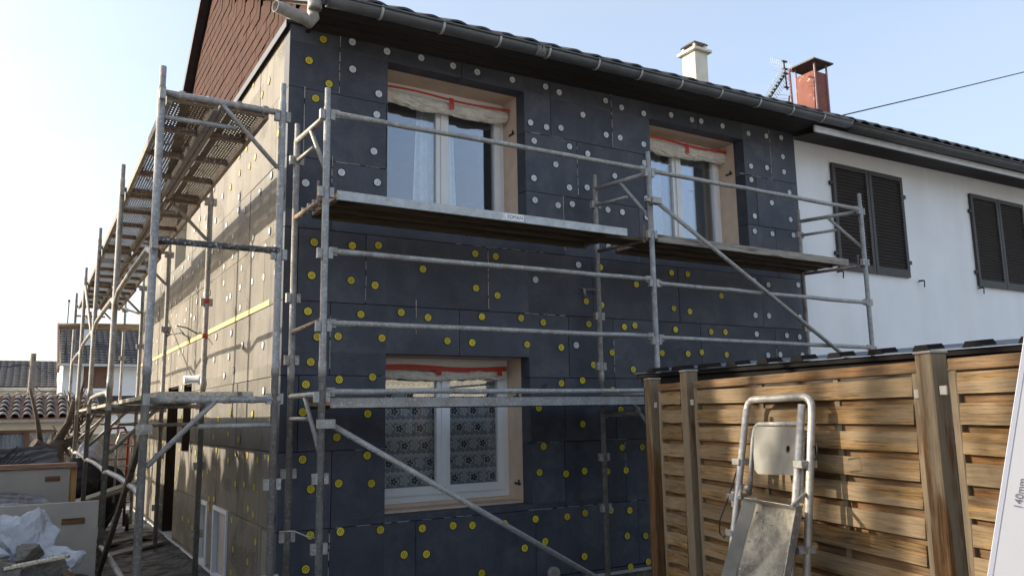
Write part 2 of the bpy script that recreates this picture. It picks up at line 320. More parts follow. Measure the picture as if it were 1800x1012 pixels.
M['white_strip'] = simple('white_plastic_profile', (0.50, 0.51, 0.55), (0.55, 0.56, 0.60), 3, 0.4, bump=0)
M['strip_edge'] = None
def make_mesh_edge():
    t = NT('woven_mesh_edge'); s = t.n('ShaderNodeTexCoord'); w = t.n('ShaderNodeTexWave', bands_direction='DIAGONAL'); w.inputs['Scale'].default_value = 230
    w.inputs['Distortion'].default_value = 1.5; t.l(s.outputs['Object'], w.inputs['Vector'])
    t.base(t.ramp(w.outputs['Fac'], [(0.35, (0.25, 0.27, 0.36)), (0.6, (0.62, 0.64, 0.70))])); t.rough(0.7); return t.m
M['strip_edge'] = make_mesh_edge()
M['print'] = simple('grey_print', (0.10, 0.10, 0.13), (0.13, 0.13, 0.16), 9, 0.8, bump=0)
M['wire'] = simple('black_cable', (0.015, 0.015, 0.017), (0.025, 0.025, 0.025), 9, 0.6, bump=0)
M['mast'] = simple('pinkish_mast_paint', (0.22, 0.12, 0.13), (0.30, 0.18, 0.19), 12, 0.6)
M['asphalt_felt'] = simple('dark_felt', (0.02, 0.02, 0.022), (0.035, 0.035, 0.04), 9, 0.7)

# ------------------------------------------------------------------ geometry helpers
WL = {}
class MB:
    def __init__(s): s.v = []; s.f = []; s.sm = []; s.mi = []
    def add(s, vs, fs, smooth=False, mi=0):
        b = len(s.v); s.v += [Vector(q) for q in vs]
        for f in fs: s.f.append([b + i for i in f]); s.sm.append(smooth); s.mi.append(mi)
        return s
    def box(s, c, d, rot=None, mi=0):
        hx, hy, hz = d[0] / 2, d[1] / 2, d[2] / 2
        vs = [Vector((x, y, z)) for x in (-hx, hx) for y in (-hy, hy) for z in (-hz, hz)]
        if rot is not None: vs = [rot @ q for q in vs]
        vs = [q + Vector(c) for q in vs]
        return s.add(vs, [(0, 1, 3, 2), (4, 6, 7, 5), (0, 4, 5, 1), (2, 3, 7, 6), (0, 2, 6, 4), (1, 5, 7, 3)], mi=mi)
    def bb(s, a, b, mi=0):
        return s.box([(a[i] + b[i]) / 2 for i in range(3)], [abs(b[i] - a[i]) for i in range(3)], mi=mi)
    def bar(s, p0, p1, w, h, up=(0, 0, 1), mi=0):
        p0, p1 = Vector(p0), Vector(p1); d = p1 - p0; L = d.length; d.normalize()
        y = Vector(up).cross(d)
        if y.length < 1e-4: y = Vector((1, 0, 0)).cross(d)
        y.normalize(); z = d.cross(y)
        return s.box((p0 + p1) / 2, (L, w, h), Matrix((d, y, z)).transposed(), mi)
    def path(s, pts, r, n=10, mi=0, closed_caps=True):
        pts = [Vector(p) for p in pts]; rr = r if isinstance(r, (list, tuple)) else [r] * len(pts)
        b = len(s.v); prev = None
        for i, p in enumerate(pts):
            d = (pts[min(i + 1, len(pts) - 1)] - pts[max(i - 1, 0)]).normalized()
            if prev is None:
                a = Vector((0, 0, 1)) if abs(d.z) < 0.9 else Vector((1, 0, 0)); u = a.cross(d).normalized()
            else:
                u = (prev - d * prev.dot(d)).normalized()
            prev = u; w = d.cross(u)
            for k in range(n):
                t = 2 * math.pi * k / n; s.v.append(p + (u * math.cos(t) + w * math.sin(t)) * rr[i])
        for i in range(len(pts) - 1):
            for k in range(n):
                k2 = (k + 1) % n
                s.f.append([b + i * n + k, b + i * n + k2, b + (i + 1) * n + k2, b + (i + 1) * n + k]); s.sm.append(True); s.mi.append(mi)
        if closed_caps:
            s.f.append([b + k for k in reversed(range(n))]); s.sm.append(False); s.mi.append(mi)
            e = b + (len(pts) - 1) * n; s.f.append([e + k for k in range(n)]); s.sm.append(False); s.mi.append(mi)
        return s
    def sweep(s, prof, pts_fn, n):            # prof list of (a,b); pts_fn(i)->(origin,A,B)
        b = len(s.v); m = len(prof)
        for i in range(n):
            o, A, B = pts_fn(i)
            for (a, c) in prof: s.v.append(Vector(o) + Vector(A) * a + Vector(B) * c)
        for i in range(n - 1):
            for k in range(m - 1):
                s.f.append([b + i * m + k, b + i * m + k + 1, b + (i + 1) * m + k + 1, b + (i + 1) * m + k]); s.sm.append(True); s.mi.append(0)
        return s
    def grid(s, fn, nu, nv, smooth=True, mi=0):
        b = len(s.v)
        for i in range(nu + 1):
            for j in range(nv + 1): s.v.append(Vector(fn(i / nu, j / nv)))
        for i in range(nu):
            for j in range(nv):
                q = b + i * (nv + 1) + j; s.f.append([q, q + nv + 1, q + nv + 2, q + 1]); s.sm.append(smooth); s.mi.append(mi)
        return s
    def mesh(s, name, mats, centre=True, bevel=0.0):
        if not isinstance(mats, (list, tuple)): mats = [mats]
        c = Vector((0, 0, 0))
        if centre and s.v:
            lo = [min(q[i] for q in s.v) for i in range(3)]; hi = [max(q[i] for q in s.v) for i in range(3)]
            c = Vector([(lo[i] + hi[i]) / 2 for i in range(3)])
        me = bpy.data.meshes.new(name); me.from_pydata([q - c for q in s.v], [], s.f)
        for i, p in enumerate(me.polygons): p.use_smooth = s.sm[i]; p.material_index = s.mi[i]
        for m in mats: me.materials.append(m)
        if bevel:
            bm = bmesh.new(); bm.from_mesh(me)
            bmesh.ops.bevel(bm, geom=list(bm.edges), offset=bevel, segments=1, affect='EDGES', profile=0.5)
            bm.to_mesh(me); bm.free()
        me.update(); return me, c
    def pieces(s):
        par = list(range(len(s.v)))
        def fd(a):
            while par[a] != a: par[a] = par[par[a]]; a = par[a]
            return a
        for f in s.f:
            for i in f[1:]: par[fd(i)] = fd(f[0])
        out = {}
        for k, f in enumerate(s.f):
            r = fd(f[0]); q = out.setdefault(r, (MB(), {}))
            idx = []
            for i in f:
                if i not in q[1]: q[1][i] = len(q[0].v); q[0].v.append(s.v[i])
                idx.append(q[1][i])
            q[0].f.append(idx); q[0].sm.append(s.sm[k]); q[0].mi.append(s.mi[k])
        return [q[0] for q in out.values()]
    def each(s, name, mats, parent=None, bevel=0.0):
        """every loose piece becomes an object of its own"""
        return [q.build(name, mats, parent, bevel) for q in s.pieces()]
    def build(s, name, mats, parent=None, bevel=0.0, kind=None):
        me, c = s.mesh(name, mats, True, bevel); return inst(name, me, c, parent, None, kind)
WR = {}
def inst(name, me, loc, parent=None, rot=None, kind=None):
    o = bpy.data.objects.new(name, me); COL.objects.link(o); loc = Vector(loc)
    if parent is not None:
        o.parent = parent; pr_ = WR.get(parent.name)
        o.location = loc - WL[parent.name] if pr_ is None else pr_.inverted() @ (loc - WL[parent.name])
        if pr_ is not None: rot = pr_.inverted() @ (rot if rot is not None else Matrix.Identity(3))
    else: o.location = loc
    WL[o.name] = loc
    if rot is not None and isinstance(rot, Matrix): WR[o.name] = (WR[parent.name] @ rot) if (parent is not None and parent.name in WR) else rot
    if rot is not None: o.rotation_euler = rot.to_euler() if isinstance(rot, Matrix) else rot
    if kind: o['kind'] = kind
    return o
def thing(name, label, cat, loc=(0, 0, 0), group=None):
    o = bpy.data.objects.new(name, None); COL.objects.link(o); o.location = loc; o.empty_display_size = 0.1
    WL[o.name] = Vector(loc); o['label'] = label; o['category'] = cat
    if group: o['group'] = group
    return o
def tag(o, label, cat, group=None):
    o['label'] = label; o['category'] = cat
    if group: o['group'] = group
    return o
def cells(mb, axis, a0, a1, z0, z1, holes, d0, d1, mi=0):
    """solid slab in the plane of an axis ('x' front wall, 'y' side wall) with rectangular holes; only outer faces"""
    xs = sorted(set([a0, a1] + [min(max(h[i], a0), a1) for h in holes for i in (0, 1)]))
    zs = sorted(set([z0, z1] + [min(max(h[i], z0), z1) for h in holes for i in (2, 3)]))
    def P(a, d, z): return (a, d, z) if axis == 'x' else (d, a, z)
    nx, nz = len(xs) - 1, len(zs) - 1
    def solid(i, j):
        if i < 0 or j < 0 or i >= nx or j >= nz: return False
        ca, cz = (xs[i] + xs[i + 1]) / 2, (zs[j] + zs[j + 1]) / 2
        return not any(h[0] < ca < h[1] and h[2] < cz < h[3] for h in holes)
    for i in range(nx):
        for j in range(nz):
            if not solid(i, j): continue
            A, B, Z0, Z1 = xs[i], xs[i + 1], zs[j], zs[j + 1]
            mb.add([P(A, d0, Z0), P(B, d0, Z0), P(B, d0, Z1), P(A, d0, Z1)], [(0, 1, 2, 3)], mi=mi)
            mb.add([P(A, d1, Z0), P(B, d1, Z0), P(B, d1, Z1), P(A, d1, Z1)], [(3, 2, 1, 0)], mi=mi)
            if not solid(i - 1, j): mb.add([P(A, d0, Z0), P(A, d1, Z0), P(A, d1, Z1), P(A, d0, Z1)], [(3, 2, 1, 0)], mi=mi)
            if not solid(i + 1, j): mb.add([P(B, d0, Z0), P(B, d1, Z0), P(B, d1, Z1), P(B, d0, Z1)], [(0, 1, 2, 3)], mi=mi)
            if not solid(i, j - 1): mb.add([P(A, d0, Z0), P(B, d0, Z0), P(B, d1, Z0), P(A, d1, Z0)], [(3, 2, 1, 0)], mi=mi)
            if not solid(i, j + 1): mb.add([P(A, d0, Z1), P(B, d0, Z1), P(B, d1, Z1), P(A, d1, Z1)], [(0, 1, 2, 3)], mi=mi)
    return mb

# ================================================================== SETTING
g = MB()
def gz(x, y): return 0.02 * math.sin(x * 1.7) * math.cos(y * 1.3) - 0.012
g.grid(lambda u, v: (-40 + 90 * u, -40 + 120 * v, gz(-40 + 90 * u, -40 + 120 * v) - 0.02), 90, 120)
ground = g.build('ground', M['ground']); ground['kind'] = 'structure'
far = MB(); far.grid(lambda u, v: (-1500 + 3000 * u, -1500 + 3000 * v, -0.09), 8, 8)
fo = far.build('terrain', M['ground']); fo['kind'] = 'structure'

# ================================================================== INSULATED HOUSE
HX1 = 6.06; HY1 = 9.0
def ez(x): return 0.019 * x                      # the eaves run very slightly out of level
house = thing('insulated_house', 'house clad in dark grey foam insulation boards dotted with yellow and white anchors', 'house', (3, 4.5, 0))
EPS_TH = 0.15
W1 = (0.85, 2.24, 3.15, 4.56); W2 = (3.79, 5.19, 3.15, 4.58); LWIN = (0.85, 2.24, 0.74, 2.03)
FRONT_H = [W1, W2, LWIN]
DOOR = (4.82, 5.68, 0.0, 1.95); BW1 = (2.62, 3.0, 0.10, 0.66); BW2 = (1.70, 2.26, 0.02, 0.66); UPW = (4.78, 5.66, 3.58, 4.5)
SWIN = (3.86, 4.42, 1.15, 1.94)
SIDE_H = [DOOR, BW1, BW2, UPW, SWIN]
cells(MB(), 'x', 0.40, HX1, -0.1, 4.72, FRONT_H, EPS_TH + 0.001, 0.45).build('masonry_wall', M['plaster'], house)
cells(MB(), 'y', EPS_TH + 0.002, HY1, -0.1, 4.70, SIDE_H, EPS_TH + 0.001, 0.45).build('masonry_wall', M['plaster'], house)
bk = MB(); bk.bb((0.45, HY1 - 0.25, -0.1), (HX1, HY1, 4.7)); bk.bb((HX1 - 0.02, 0.47, -0.1), (HX1 + 0.005, HY1 - 0.25, 4.7)); bk.each('masonry_wall', M['white_render'], house)
# gable masonry above the insulation
cl = MB(); cl.bb((0.46, 0.5, 4.55), (HX1 - .03, HY1 - 0.3, 4.62)); cl.bb((0.46, 0.5, 2.45), (HX1 - .03, HY1 - 0.3, 2.6)); cl.each('floor_slab', M['room'], house)

ROWS = [(0.07, 0.11), (0.11, 0.69), (0.69, 1.27), (1.27, 1.85), (1.85, 2.43), (2.43, 3.01), (3.01, 3.59), (3.59, 4.17), (4.17, 4.80)]
JF = {0: [1.2, 2.4, 3.6, 4.8], 1: [0.40, 1.12, 2.27, 3.43, 4.59, 5.7], 2: [0.41, 2.6, 3.30, 4.4, 5.5], 3: [0.14, 2.62, 3.21, 4.3, 5.46],
      4: [0.38, 1.53, 2.68, 3.21, 4.37, 5.51], 5: [0.11, 0.67, 1.82, 2.98, 4.09, 5.33], 6: [0.37, 2.66, 3.6, 5.63], 7: [0.13, 0.84, 2.84, 3.70, 5.36], 8: [0.42, 1.57, 2.54, 3.29, 4.49, 5.63]}
GAP = 0.006
for r, (z0, z1) in enumerate(ROWS):
    if r == 0: z0, z1 = 0.07, 0.107
    corner_side = (r % 2 == 1)                    # the side-wall board runs through to the front on odd rows
    xs = [0.0] + JF[r] + [HX1]
    if corner_side: xs[0] = 0.0
    for i in range(len(xs) - 1):
        a, b = xs[i] + (GAP / 2 if i else 0), xs[i + 1] - (GAP / 2 if i < len(xs) - 2 else 0)
        top = z1 - GAP if r < 8 else z1 + ez(b) * 0.3
        mb = cells(MB(), 'x', a, b, z0, top, FRONT_H, random.uniform(-0.003, 0.002), EPS_TH)
        if mb.v: mb.each('insulation_board', M['eps'], house)
    offs = [0.62, 0.30, 0.95, 0.15, 0.75, 0.45, 1.05, 0.2, 0.8][r]
    ys = [EPS_TH + GAP]
    y = EPS_TH + offs
    while y < HY1 - 0.3: ys.append(y); y += 1.16
    ys.append(HY1)
    for i in range(len(ys) - 1):
        a, b = ys[i] + (GAP / 2 if i else 0), ys[i + 1] - GAP / 2
        top = z1 - GAP if r < 8 else 4.69
        mb = cells(MB(), 'y', a, b, z0, top, SIDE_H, random.uniform(-0.002, 0.004), EPS_TH)
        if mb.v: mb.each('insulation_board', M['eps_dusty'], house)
# foam and mortar squeezed out of some joints, in broken runs
def filler_v(x, za, zb, w=0.006):
    m = MB(); z = za
    while z < zb:
        L = random.uniform(0.02, 0.10); m.box((x + random.uniform(-.002, .002), -0.002, z + L / 2), (w * random.uniform(.5, 1.1), 0.008, L)); z += L + random.choice([0.003, 0.02, 0.05])
    return m
def filler_h(z, xa, xb, w=0.005):
    m = MB(); x = xa
    while x < xb:
        L = random.uniform(0.02, 0.12); m.box((x + L / 2, -0.002, z + random.uniform(-.002, .002)), (L, 0.008, w * random.uniform(.5, 1.1))); x += L + random.choice([0.01, 0.05, 0.12])
    return m
for (x, a, b) in [(0.42, 4.18, 4.78), (0.13, 3.62, 4.16), (3.29, 4.18, 4.80), (5.63, 4.18, 4.84), (2.66, 3.05, 3.56), (0.37, 3.3, 3.58), (0.67, 2.45, 2.75), (1.82, 2.45, 2.95), (1.12, 2.2, 2.42), (0.38, 1.9, 2.25), (0.40, 0.15, 0.66), (5.51, 1.9, 2.2), (3.21, 1.9, 2.2), (3.30, 0.95, 1.24), (2.84, 3.62, 4.1)]:
    filler_v(x, a, b).build('joint_filler', M['filler'], house, kind='stuff')
for (z, a, b) in [(4.168, 2.3, 2.7), (4.168, 5.1, 5.62), (3.588, 0.4, 0.75), (3.008, 1.5, 2.4), (2.428, 2.2, 2.7), (1.268, 0.6, 0.85), (1.268, 2.3, 2.5), (0.688, 0.45, 1.7), (0.688, 2.2, 3.1), (0.688, 3.35, 3.6), (4.74, 0.16, 0.42), (1.268, 3.05, 3.28)]:
    filler_h(z, a, b).build('joint_filler', M['filler'], house, kind='stuff')
fm = MB(); fm.path([(3.32, -0.004, 4.765), (3.7, -0.006, 4.772), (4.1, -0.004, 4.785), (4.45, -0.004, 4.79)], 0.005, 6); fm.each('joint_filler', M['filler'], house)
st = MB(); st.bb((-0.004, 0.4, 2.432), (0.02, 8.95, 2.478)); st.build('foam_strip', M['ystrip'], house)
pl_ = MB(); pl_.bb((-0.012, 0.0, 0.045), (0.15, HY1, 0.068)); pl_.build('starter_rail', M['white_paint'], house)
pl2 = MB(); pl2.bb((-0.012, -0.012, 0.045), (HX1, -0.0005, 0.072)); pl2.build('starter_rail', M['filler'], house)
base = MB(); base.bb((0.02, 0.02, -0.1), (HX1, 0.14, 0.044)); base.build('plinth', M['stone'], house)
# ---- anchors
def anchor_mesh(name, mats):
    m = MB(); n = 16; R0 = .0305
    def ring(r, y): return [(r * math.cos(2 * math.pi * k / n), y, r * math.sin(2 * math.pi * k / n)) for k in range(n)]
    def band(a, b, ya, yb, mi_fn):
        A, B = ring(a, ya), ring(b, yb)
        for k in range(n): k2 = (k + 1) % n; m.add([A[k], A[k2], B[k2], B[k]], [(0, 1, 2, 3)], mi=mi_fn(k))
    band(.0365, R0, -.0015, -.001, lambda k: 2)  # flat dark ring, shadow gap round the disc put into colour
    band(R0, .029, -.001, -.0055, lambda k: 0)
    band(.029, .021, -.0055, -.005, lambda k: 0)
    band(.021, .0125, -.0045, -.004, lambda k: 1 if k % 2 else 0)
    band(.0125, .006, -.006, -.0055, lambda k: 0)
    c = ring(.006, -.0035); m.add(c, [tuple(range(n))], mi=1)
    return m.mesh(name, mats, False)[0]
ame_y = anchor_mesh('yellow_anchor', [M['yellow'], M['yellow_d'], M['eps_dark']])
ame_w = anchor_mesh('white_anchor', [M['whitea'], M['whitea_d'], M['eps_dark']])
YD = [(0.274, 4.623), (0.159, 4.411), (0.330, 4.245), (0.220, 4.097), (0.235, 2.898), (0.551, 2.900), (0.777, 2.924), (0.220, 2.630), (0.545, 2.613), (0.750, 2.587), (0.197, 2.344), (0.631, 2.341), (0.444, 2.156), (0.814, 2.155), (0.274, 2.146), (0.228, 1.949), (0.194, 1.776), (0.459, 1.815), (0.736, 1.837), (0.175, 1.566), (0.699, 1.545), (0.448, 1.369), (0.698, 1.220), (0.181, 1.211), (0.250, 0.988), (0.468, 1.018), (0.736, 1.002), (0.253, 0.650), (0.488, 0.656), (0.815, 0.641), (0.224, 0.408), (1.689, 2.935), (1.899, 2.928), (1.180, 2.756), (1.694, 2.626), (1.911, 2.573), (0.983, 2.375), (1.228, 2.343), (1.749, 2.375), (2.155, 2.382), (1.410, 2.151), (1.650, 2.143), (1.176, 0.623), (1.455, 0.620), (1.636, 0.608), (1.017, 0.433), (1.212, 0.418), (1.721, 0.213), (2.319, 1.007), (2.605, 0.980), (2.813, 0.995), (3.079, 0.977), (3.301, 0.976), (2.267, 0.609), (2.605, 0.602), (2.805, 0.619), (3.104, 0.622), (3.327, 0.605), (1.952, 0.595), (2.149, 0.374), (2.363, 0.409), (2.784, 0.240), (3.285, 0.375), (3.509, 0.355), (3.311, 0.092), (3.527, 0.115), (3.079, 2.923), (3.522, 2.784), (2.894, 2.578), (3.077, 2.552), (2.395, 2.353), (2.916, 2.360), (3.348, 2.350), (3.482, 2.370), (2.214, 2.143), (2.588, 2.127), (3.185, 2.094), (2.957, 1.972), (3.438, 1.936), (2.581, 1.796), (2.822, 1.823), (3.175, 1.736), (2.325, 1.575), (2.810, 1.420), (2.368, 1.232), (3.266, 1.546), (3.478, 1.543), (3.263, 1.191), (3.512, 1.187), (4.001, 2.940), (4.227, 2.942), (4.699, 2.741), (4.008, 2.568), (4.227, 2.547), (4.017, 2.351), (4.517, 2.346), (4.727, 2.351), (3.822, 2.104), (4.173, 2.106), (4.366, 2.126), (4.724, 2.110)]
WD = [(2.816, 2.927), (2.321, 2.747), (2.761, 2.153), (5.296, 3.691), (5.898, 3.719), (5.280, 3.514), (5.569, 3.514), (5.928, 3.534), (3.850, 3.137), (4.301, 3.137), (4.595, 3.141), (4.854, 3.129), (5.237, 3.138), (5.729, 3.115), (5.219, 2.943), (5.445, 2.913), (5.948, 2.945), (5.206, 2.556), (5.420, 2.560), (5.937, 2.571), (5.205, 2.347), (5.693, 2.349), (5.907, 2.340), (5.364, 2.119), (5.563, 2.130), (5.933, 2.132), (0.525, 4.659), (0.839, 4.647), (0.531, 4.416), (0.767, 4.245), (0.751, 4.056), (0.728, 3.728), (0.449, 3.503), (0.762, 3.462), (0.155, 3.374), (0.436, 3.130), (0.755, 3.142), (0.954, 3.127), (1.163, 4.660), (1.479, 4.654), (1.729, 4.648), (2.107, 4.652), (2.485, 4.661), (2.645, 4.635), (3.218, 4.661), (3.423, 4.627), (2.924, 4.455), (2.302, 4.263), (2.484, 4.249), (2.654, 4.271), (3.209, 4.296), (3.388, 4.296), (2.339, 4.088), (2.750, 4.098), (2.969, 4.060), (2.582, 3.891), (2.327, 3.719), (2.735, 3.682), (2.948, 3.710), (3.299, 3.879), (2.334, 3.506), (2.596, 3.488), (2.763, 3.520), (3.196, 3.515), (3.380, 3.513), (2.316, 3.143), (2.581, 3.125), (2.747, 3.135), (3.186, 3.138), (3.402, 3.146), (1.398, 3.127), (1.634, 3.116), (3.719, 4.617), (3.700, 4.277), (3.697, 4.076), (4.103, 4.672), (4.404, 4.672), (4.544, 4.681), (3.702, 3.693), (3.699, 3.496), (4.871, 4.683), (5.283, 4.666), (5.582, 4.686), (5.837, 4.709), (5.843, 4.474), (5.844, 4.289), (5.289, 4.276), (5.554, 4.298), (5.280, 4.116), (5.913, 4.048), (5.595, 3.884)]

RZ = Matrix.Rotation(R(-90), 3, 'Z')              # front (-y) to side (-x)
for (x, z) in YD: inst('yellow_anchor', ame_y, (x, -0.0035, z), house, Matrix.Rotation(random.uniform(0, 6), 3, 'Y'))
for (x, z) in WD: inst('white_anchor', ame_w, (x, -0.0035, z), house, Matrix.Rotation(random.uniform(0, 6), 3, 'Y'))
def flat_copy(me):
    q = me.copy()
    for v in q.vertices: v.co.y *= .22
    return q
amf_y, amf_w = flat_copy(ame_y), flat_copy(ame_w)
def in_hole(a, z, H, m=0.06): return any(h[0] - m < a < h[1] + m and h[2] - m < z < h[3] + m for h in H)
rs = random.Random(11)
for r, (z0, z1) in enumerate(ROWS):
    if r == 0: continue
    y = 0.1 + rs.uniform(0, .1)
    while y < HY1 - 0.15:
        for zz in (z0 + 0.08, (z0 + min(z1, 4.69)) / 2, min(z1, 4.69) - 0.09):
            if rs.random() < (0.42 if y > 5 else 0.34): continue
            if (zz == z0 + 0.08) and rs.random() < .4: continue
            yy = y + rs.uniform(-.13, .13); z = zz + rs.uniform(-.05, .05)
            if yy < 0.06 or yy > 8.9 or in_hole(yy, z, SIDE_H) or 2.39 < z < 2.52: continue
            yel = z < 1.72 or (z > 3.75 and yy < 2.2)
            inst('yellow_anchor' if yel else 'white_anchor', amf_y if yel else amf_w, (-0.0048, yy, z), house, RZ @ Matrix.Rotation(rs.uniform(0, 6), 3, 'Y'))
        y += 0.40
# ---- windows
def window(rect, label, sash_low=True):
    x0, x1, z0, z1 = rect; yf = 0.40
    fr = cells(MB(), 'x', x0 + .002, x1 - .002, z0 + .045, z1 - .002, [(x0 + .06, x1 - .06, z0 + .11, z1 - .06)], yf, yf + .06)
    w = fr.build('window', M['pvc'], house)
    if label: w['label'] = label
    xm = (x0 + x1) / 2 + 0.012
    for (a, b) in ((x0 + .055, xm - .003), (xm + .003, x1 - .055)):
        s = cells(MB(), 'x', a, b, z0 + .105, z1 - .055, [(a + .062, b - .062, z0 + .175, z1 - .12)], yf - .022, yf + .035).build('sash', M['pvc'], w)
        gp = MB(); gp.bb((a + .055, yf + .004, z0 + .17), (b - .055, yf + .010, z1 - .115)); gp.build('glass_pane', M['glass'], w)
    ms = MB(); ms.bb((xm - .022, yf - .036, z0 + .107), (xm + .022, yf - .0225, z1 - .057)); ms.build('cover_strip', M['pvc'], w)
    ob = MB(); ob.bb((x0 + .001, EPS_TH + .004, z0 - .001), (x1 - .001, yf + .05, z0 + .018)); ob.bb((x0 + .004, yf - .05, z0 + .0185), (x1 - .004, yf + .03, z0 + .044))
    ob.each('sill', M['plaster'], w)
    rm = MB(); rm.bb((x0 - .35, 2.6, z0 - .5), (x1 + .6, 2.65, z1 + .3)); rm.bb((x0 - .4, .46, z0 - .5), (x0 - .35, 2.6, z1 + .3)); rm.bb((x1 + .6, .46, z0 - .5), (x1 + .65, 2.6, z1 + .3))
    rm.bb((x0 - .35, .46, z1 + .02), (x1 + .6, 2.6, z1 + .06)); rm.bb((x0 - .35, .46, z0 - .5), (x1 + .6, 2.6, z0 - .46)); rm.build('room', M['room'], w)
    for z in (z0 + .16, z1 - .35):
        lg = MB(); lg.box((x1 - .0035, .24, z), (.005, .10, .022)); lg.box((x1 - .006, .215, z + .01), (.006, .02, .05)); lg.build('hinge_stub', M['iron'], w)
    return w
w1 = window(W1, 'upper left window with pale curtains and a rolled plastic film above'); w2 = window(W2, 'upper right window with a rolled plastic film above'); w3 = window(LWIN, 'lower window hung with a flowered lace net curtain')
def drape(x0, x1, z0, z1, y, amp, k, taper=0.0, ph=0):
    m = MB()
    m.grid(lambda u, v: ((x0 + (x1 - x0) * u) * (1 - 0) + taper * (1 - v) * (0.5 - u), y + amp * math.sin(k * u * 6.28 + ph + .5 * math.sin(v * 3)), z0 + (z1 - z0) * v), 40, 10)
    return m
drape(1.36, 1.53, W1[2] + .1, W1[3] - .1, .52, .020, 3, -.10).build('curtain', M['curtain'], w1)
drape(1.63, 1.74, W1[2] + .1, W1[3] - .35, .52, .018, 3, -.09).build('curtain', M['curtain'], w1)
drape(3.85, 4.42, W2[2] + .1, W2[3] - .1, .54, .018, 5).build('curtain', M['curtain'], w2)
drape(4.62, 5.12, W2[2] + .1, W2[3] - .1, .54, .018, 4).build('curtain', M['curtain'], w2)
drape(LWIN[0] + .07, LWIN[1] - .07, LWIN[2] + .12, LWIN[3] - .16, .475, .004, 7).build('lace_curtain', M['lace'], w3)
def film_roll(w, x0, x1, z, r, y, sag, band):
    m = MB(); off = Vector((x0 * 3.1, z, 1.0))
    def fr_(u, v):
        x = x0 + (x1 - x0) * u; a = v * 2 * math.pi
        end = min(1, u / .04, (1 - u) / .05) ** .5
        p = Vector((x * 2.2, math.cos(a) * .35, math.sin(a) * .35)) + off
        k = (1 + .42 * mnoise.noise(p * 1.3) - .45 * abs(mnoise.noise(Vector((p.x * 3.2 + 2.5 * math.sin(a), p.y * 3, p.z * 3)))) - .22 * abs(mnoise.noise(p * 7.5))) * (.35 + .65 * end)
        return (x, y + .8 * r * k * math.cos(a) + .008 * math.sin(u * 23), z - sag * math.sin(u * math.pi) + .016 * mnoise.noise(Vector((x * 4, 2, z))) + 1.12 * r * k * math.sin(a))
    m.grid(fr_, 110, 22, False); m.build('plastic_film_roll', M['film'], w)
    t = MB(); t.grid(lambda u, v: (x0 + (x1 - x0) * u, y - r * .62 - .004 * math.sin(u * 9), z + r * .80 + band * (v - .2) + .010 * math.sin(u * 7)), 24, 1); t.build('red_tape', M['tape'], w)
    for u in ((.52,) if r > .05 else (.45, .93)):
        t = MB(); x = x0 + (x1 - x0) * u; t.grid(lambda a, b: (x - .03 + .05 * a + .01 * b, y - r - .012 + .012 * abs(b - .4), z + r * .9 - (.11 if r > .05 else .05) * b), 1, 4); t.build('red_tape', M['tape'], w)
film_roll(w1, 0.88, 2.23, 4.395, .062, .30, .03, .022); film_roll(w2, 3.82, 5.20, 4.43, .068, .30, .03, .030)
film_roll(w3, 0.88, 2.18, 1.885, .045, .335, .012, .045)
# ---- side-wall openings
dr = MB(); dr.bb((.42, 4.83, .02), (.44, 5.67, 1.94)); dr.build('door', M['dark_opening'], house)
lin = MB()
for (a, b, z0, z1) in (DOOR, SWIN): lin.bb((.004, b - .018, max(z0, .02)), (.415, b - .001, z1 - .001)); lin.bb((.03, a + .001, z1 - .02), (.415, b - .02, z1 - .001))
lin.each('reveal_shade_board', M['dark_opening'], house)  # added dark boards, their colour stands in for the shaded foam reveals
sw = MB(); sw.bb((.40, SWIN[0] + .002, SWIN[2] + .002), (.42, SWIN[1] - .02, SWIN[3] - .022)); sw.build('window', M['dark_opening'], house)
for hname, H in (('window', BW1), ('window', BW2)):
    y0, y1, z0, z1 = H
    fr = cells(MB(), 'y', y0 - .035, y1 + .035, z0 - .03, z1 + .035, [(y0 + .004, y1 - .004, z0 + .004, z1 - .004)], -.014, .10)
    w = fr.build('window', M['white_paint'], house); w['label'] = 'small white-framed basement window near the ground'
    pn = MB(); pn.bb((.035, y0 + .0045, z0 + .0045), (.05, y1 - .0045, z1 - .0045)); pn.build('infill_panel', M['grey_infill'], w)
y0, y1, z0, z1 = UPW
w = cells(MB(), 'y', y0 + .001, y1 - .001, z0 + .001, z1 - .001, [(y0 + .05, y1 - .05, z0 + .05, z1 - .05)], .20, .27).build('window', M['pvc'], house)
pn = MB(); pn.bb((.22, y0 + .05, z0 + .05), (.235, y1 - .05, z1 - .05)); pn.build('roller_shutter', M['white_paint'], w)
pp = MB(); pp.path([(.02, 3.36, 1.965), (-.02, 3.36, 1.965), (-.022, 3.36, 1.965), (-.17, 3.35, 1.96)], [.056, .056, .045, .045], 14); pp.build('exhaust_pipe', M['white_paint'], house)
tb = MB(); tb.path([(2.43, .01, .14), (2.43, -.05, .135)], .055, 16); tb.build('pipe_stub', M['pvc_old'], house)
hk = MB(); hk.path([(2.84, .0, 2.70), (2.84, -.05, 2.69), (2.85, -.055, 2.62)], .012, 6); hk.path([(2.84, -.05, 2.68), (2.95, -.06, 2.69), (3.02, -.04, 2.66)], .007, 6); hk.build('wall_hook', M['galv'], house)
sc = MB(); sc.box((2.17 + .22, -.004, 1.76), (.05, .006, .04)); sc.box((2.41, -.004, 1.785), (.03, .007, .012)); sc.build('torn_foam_patch', M['eps_dark'], house)

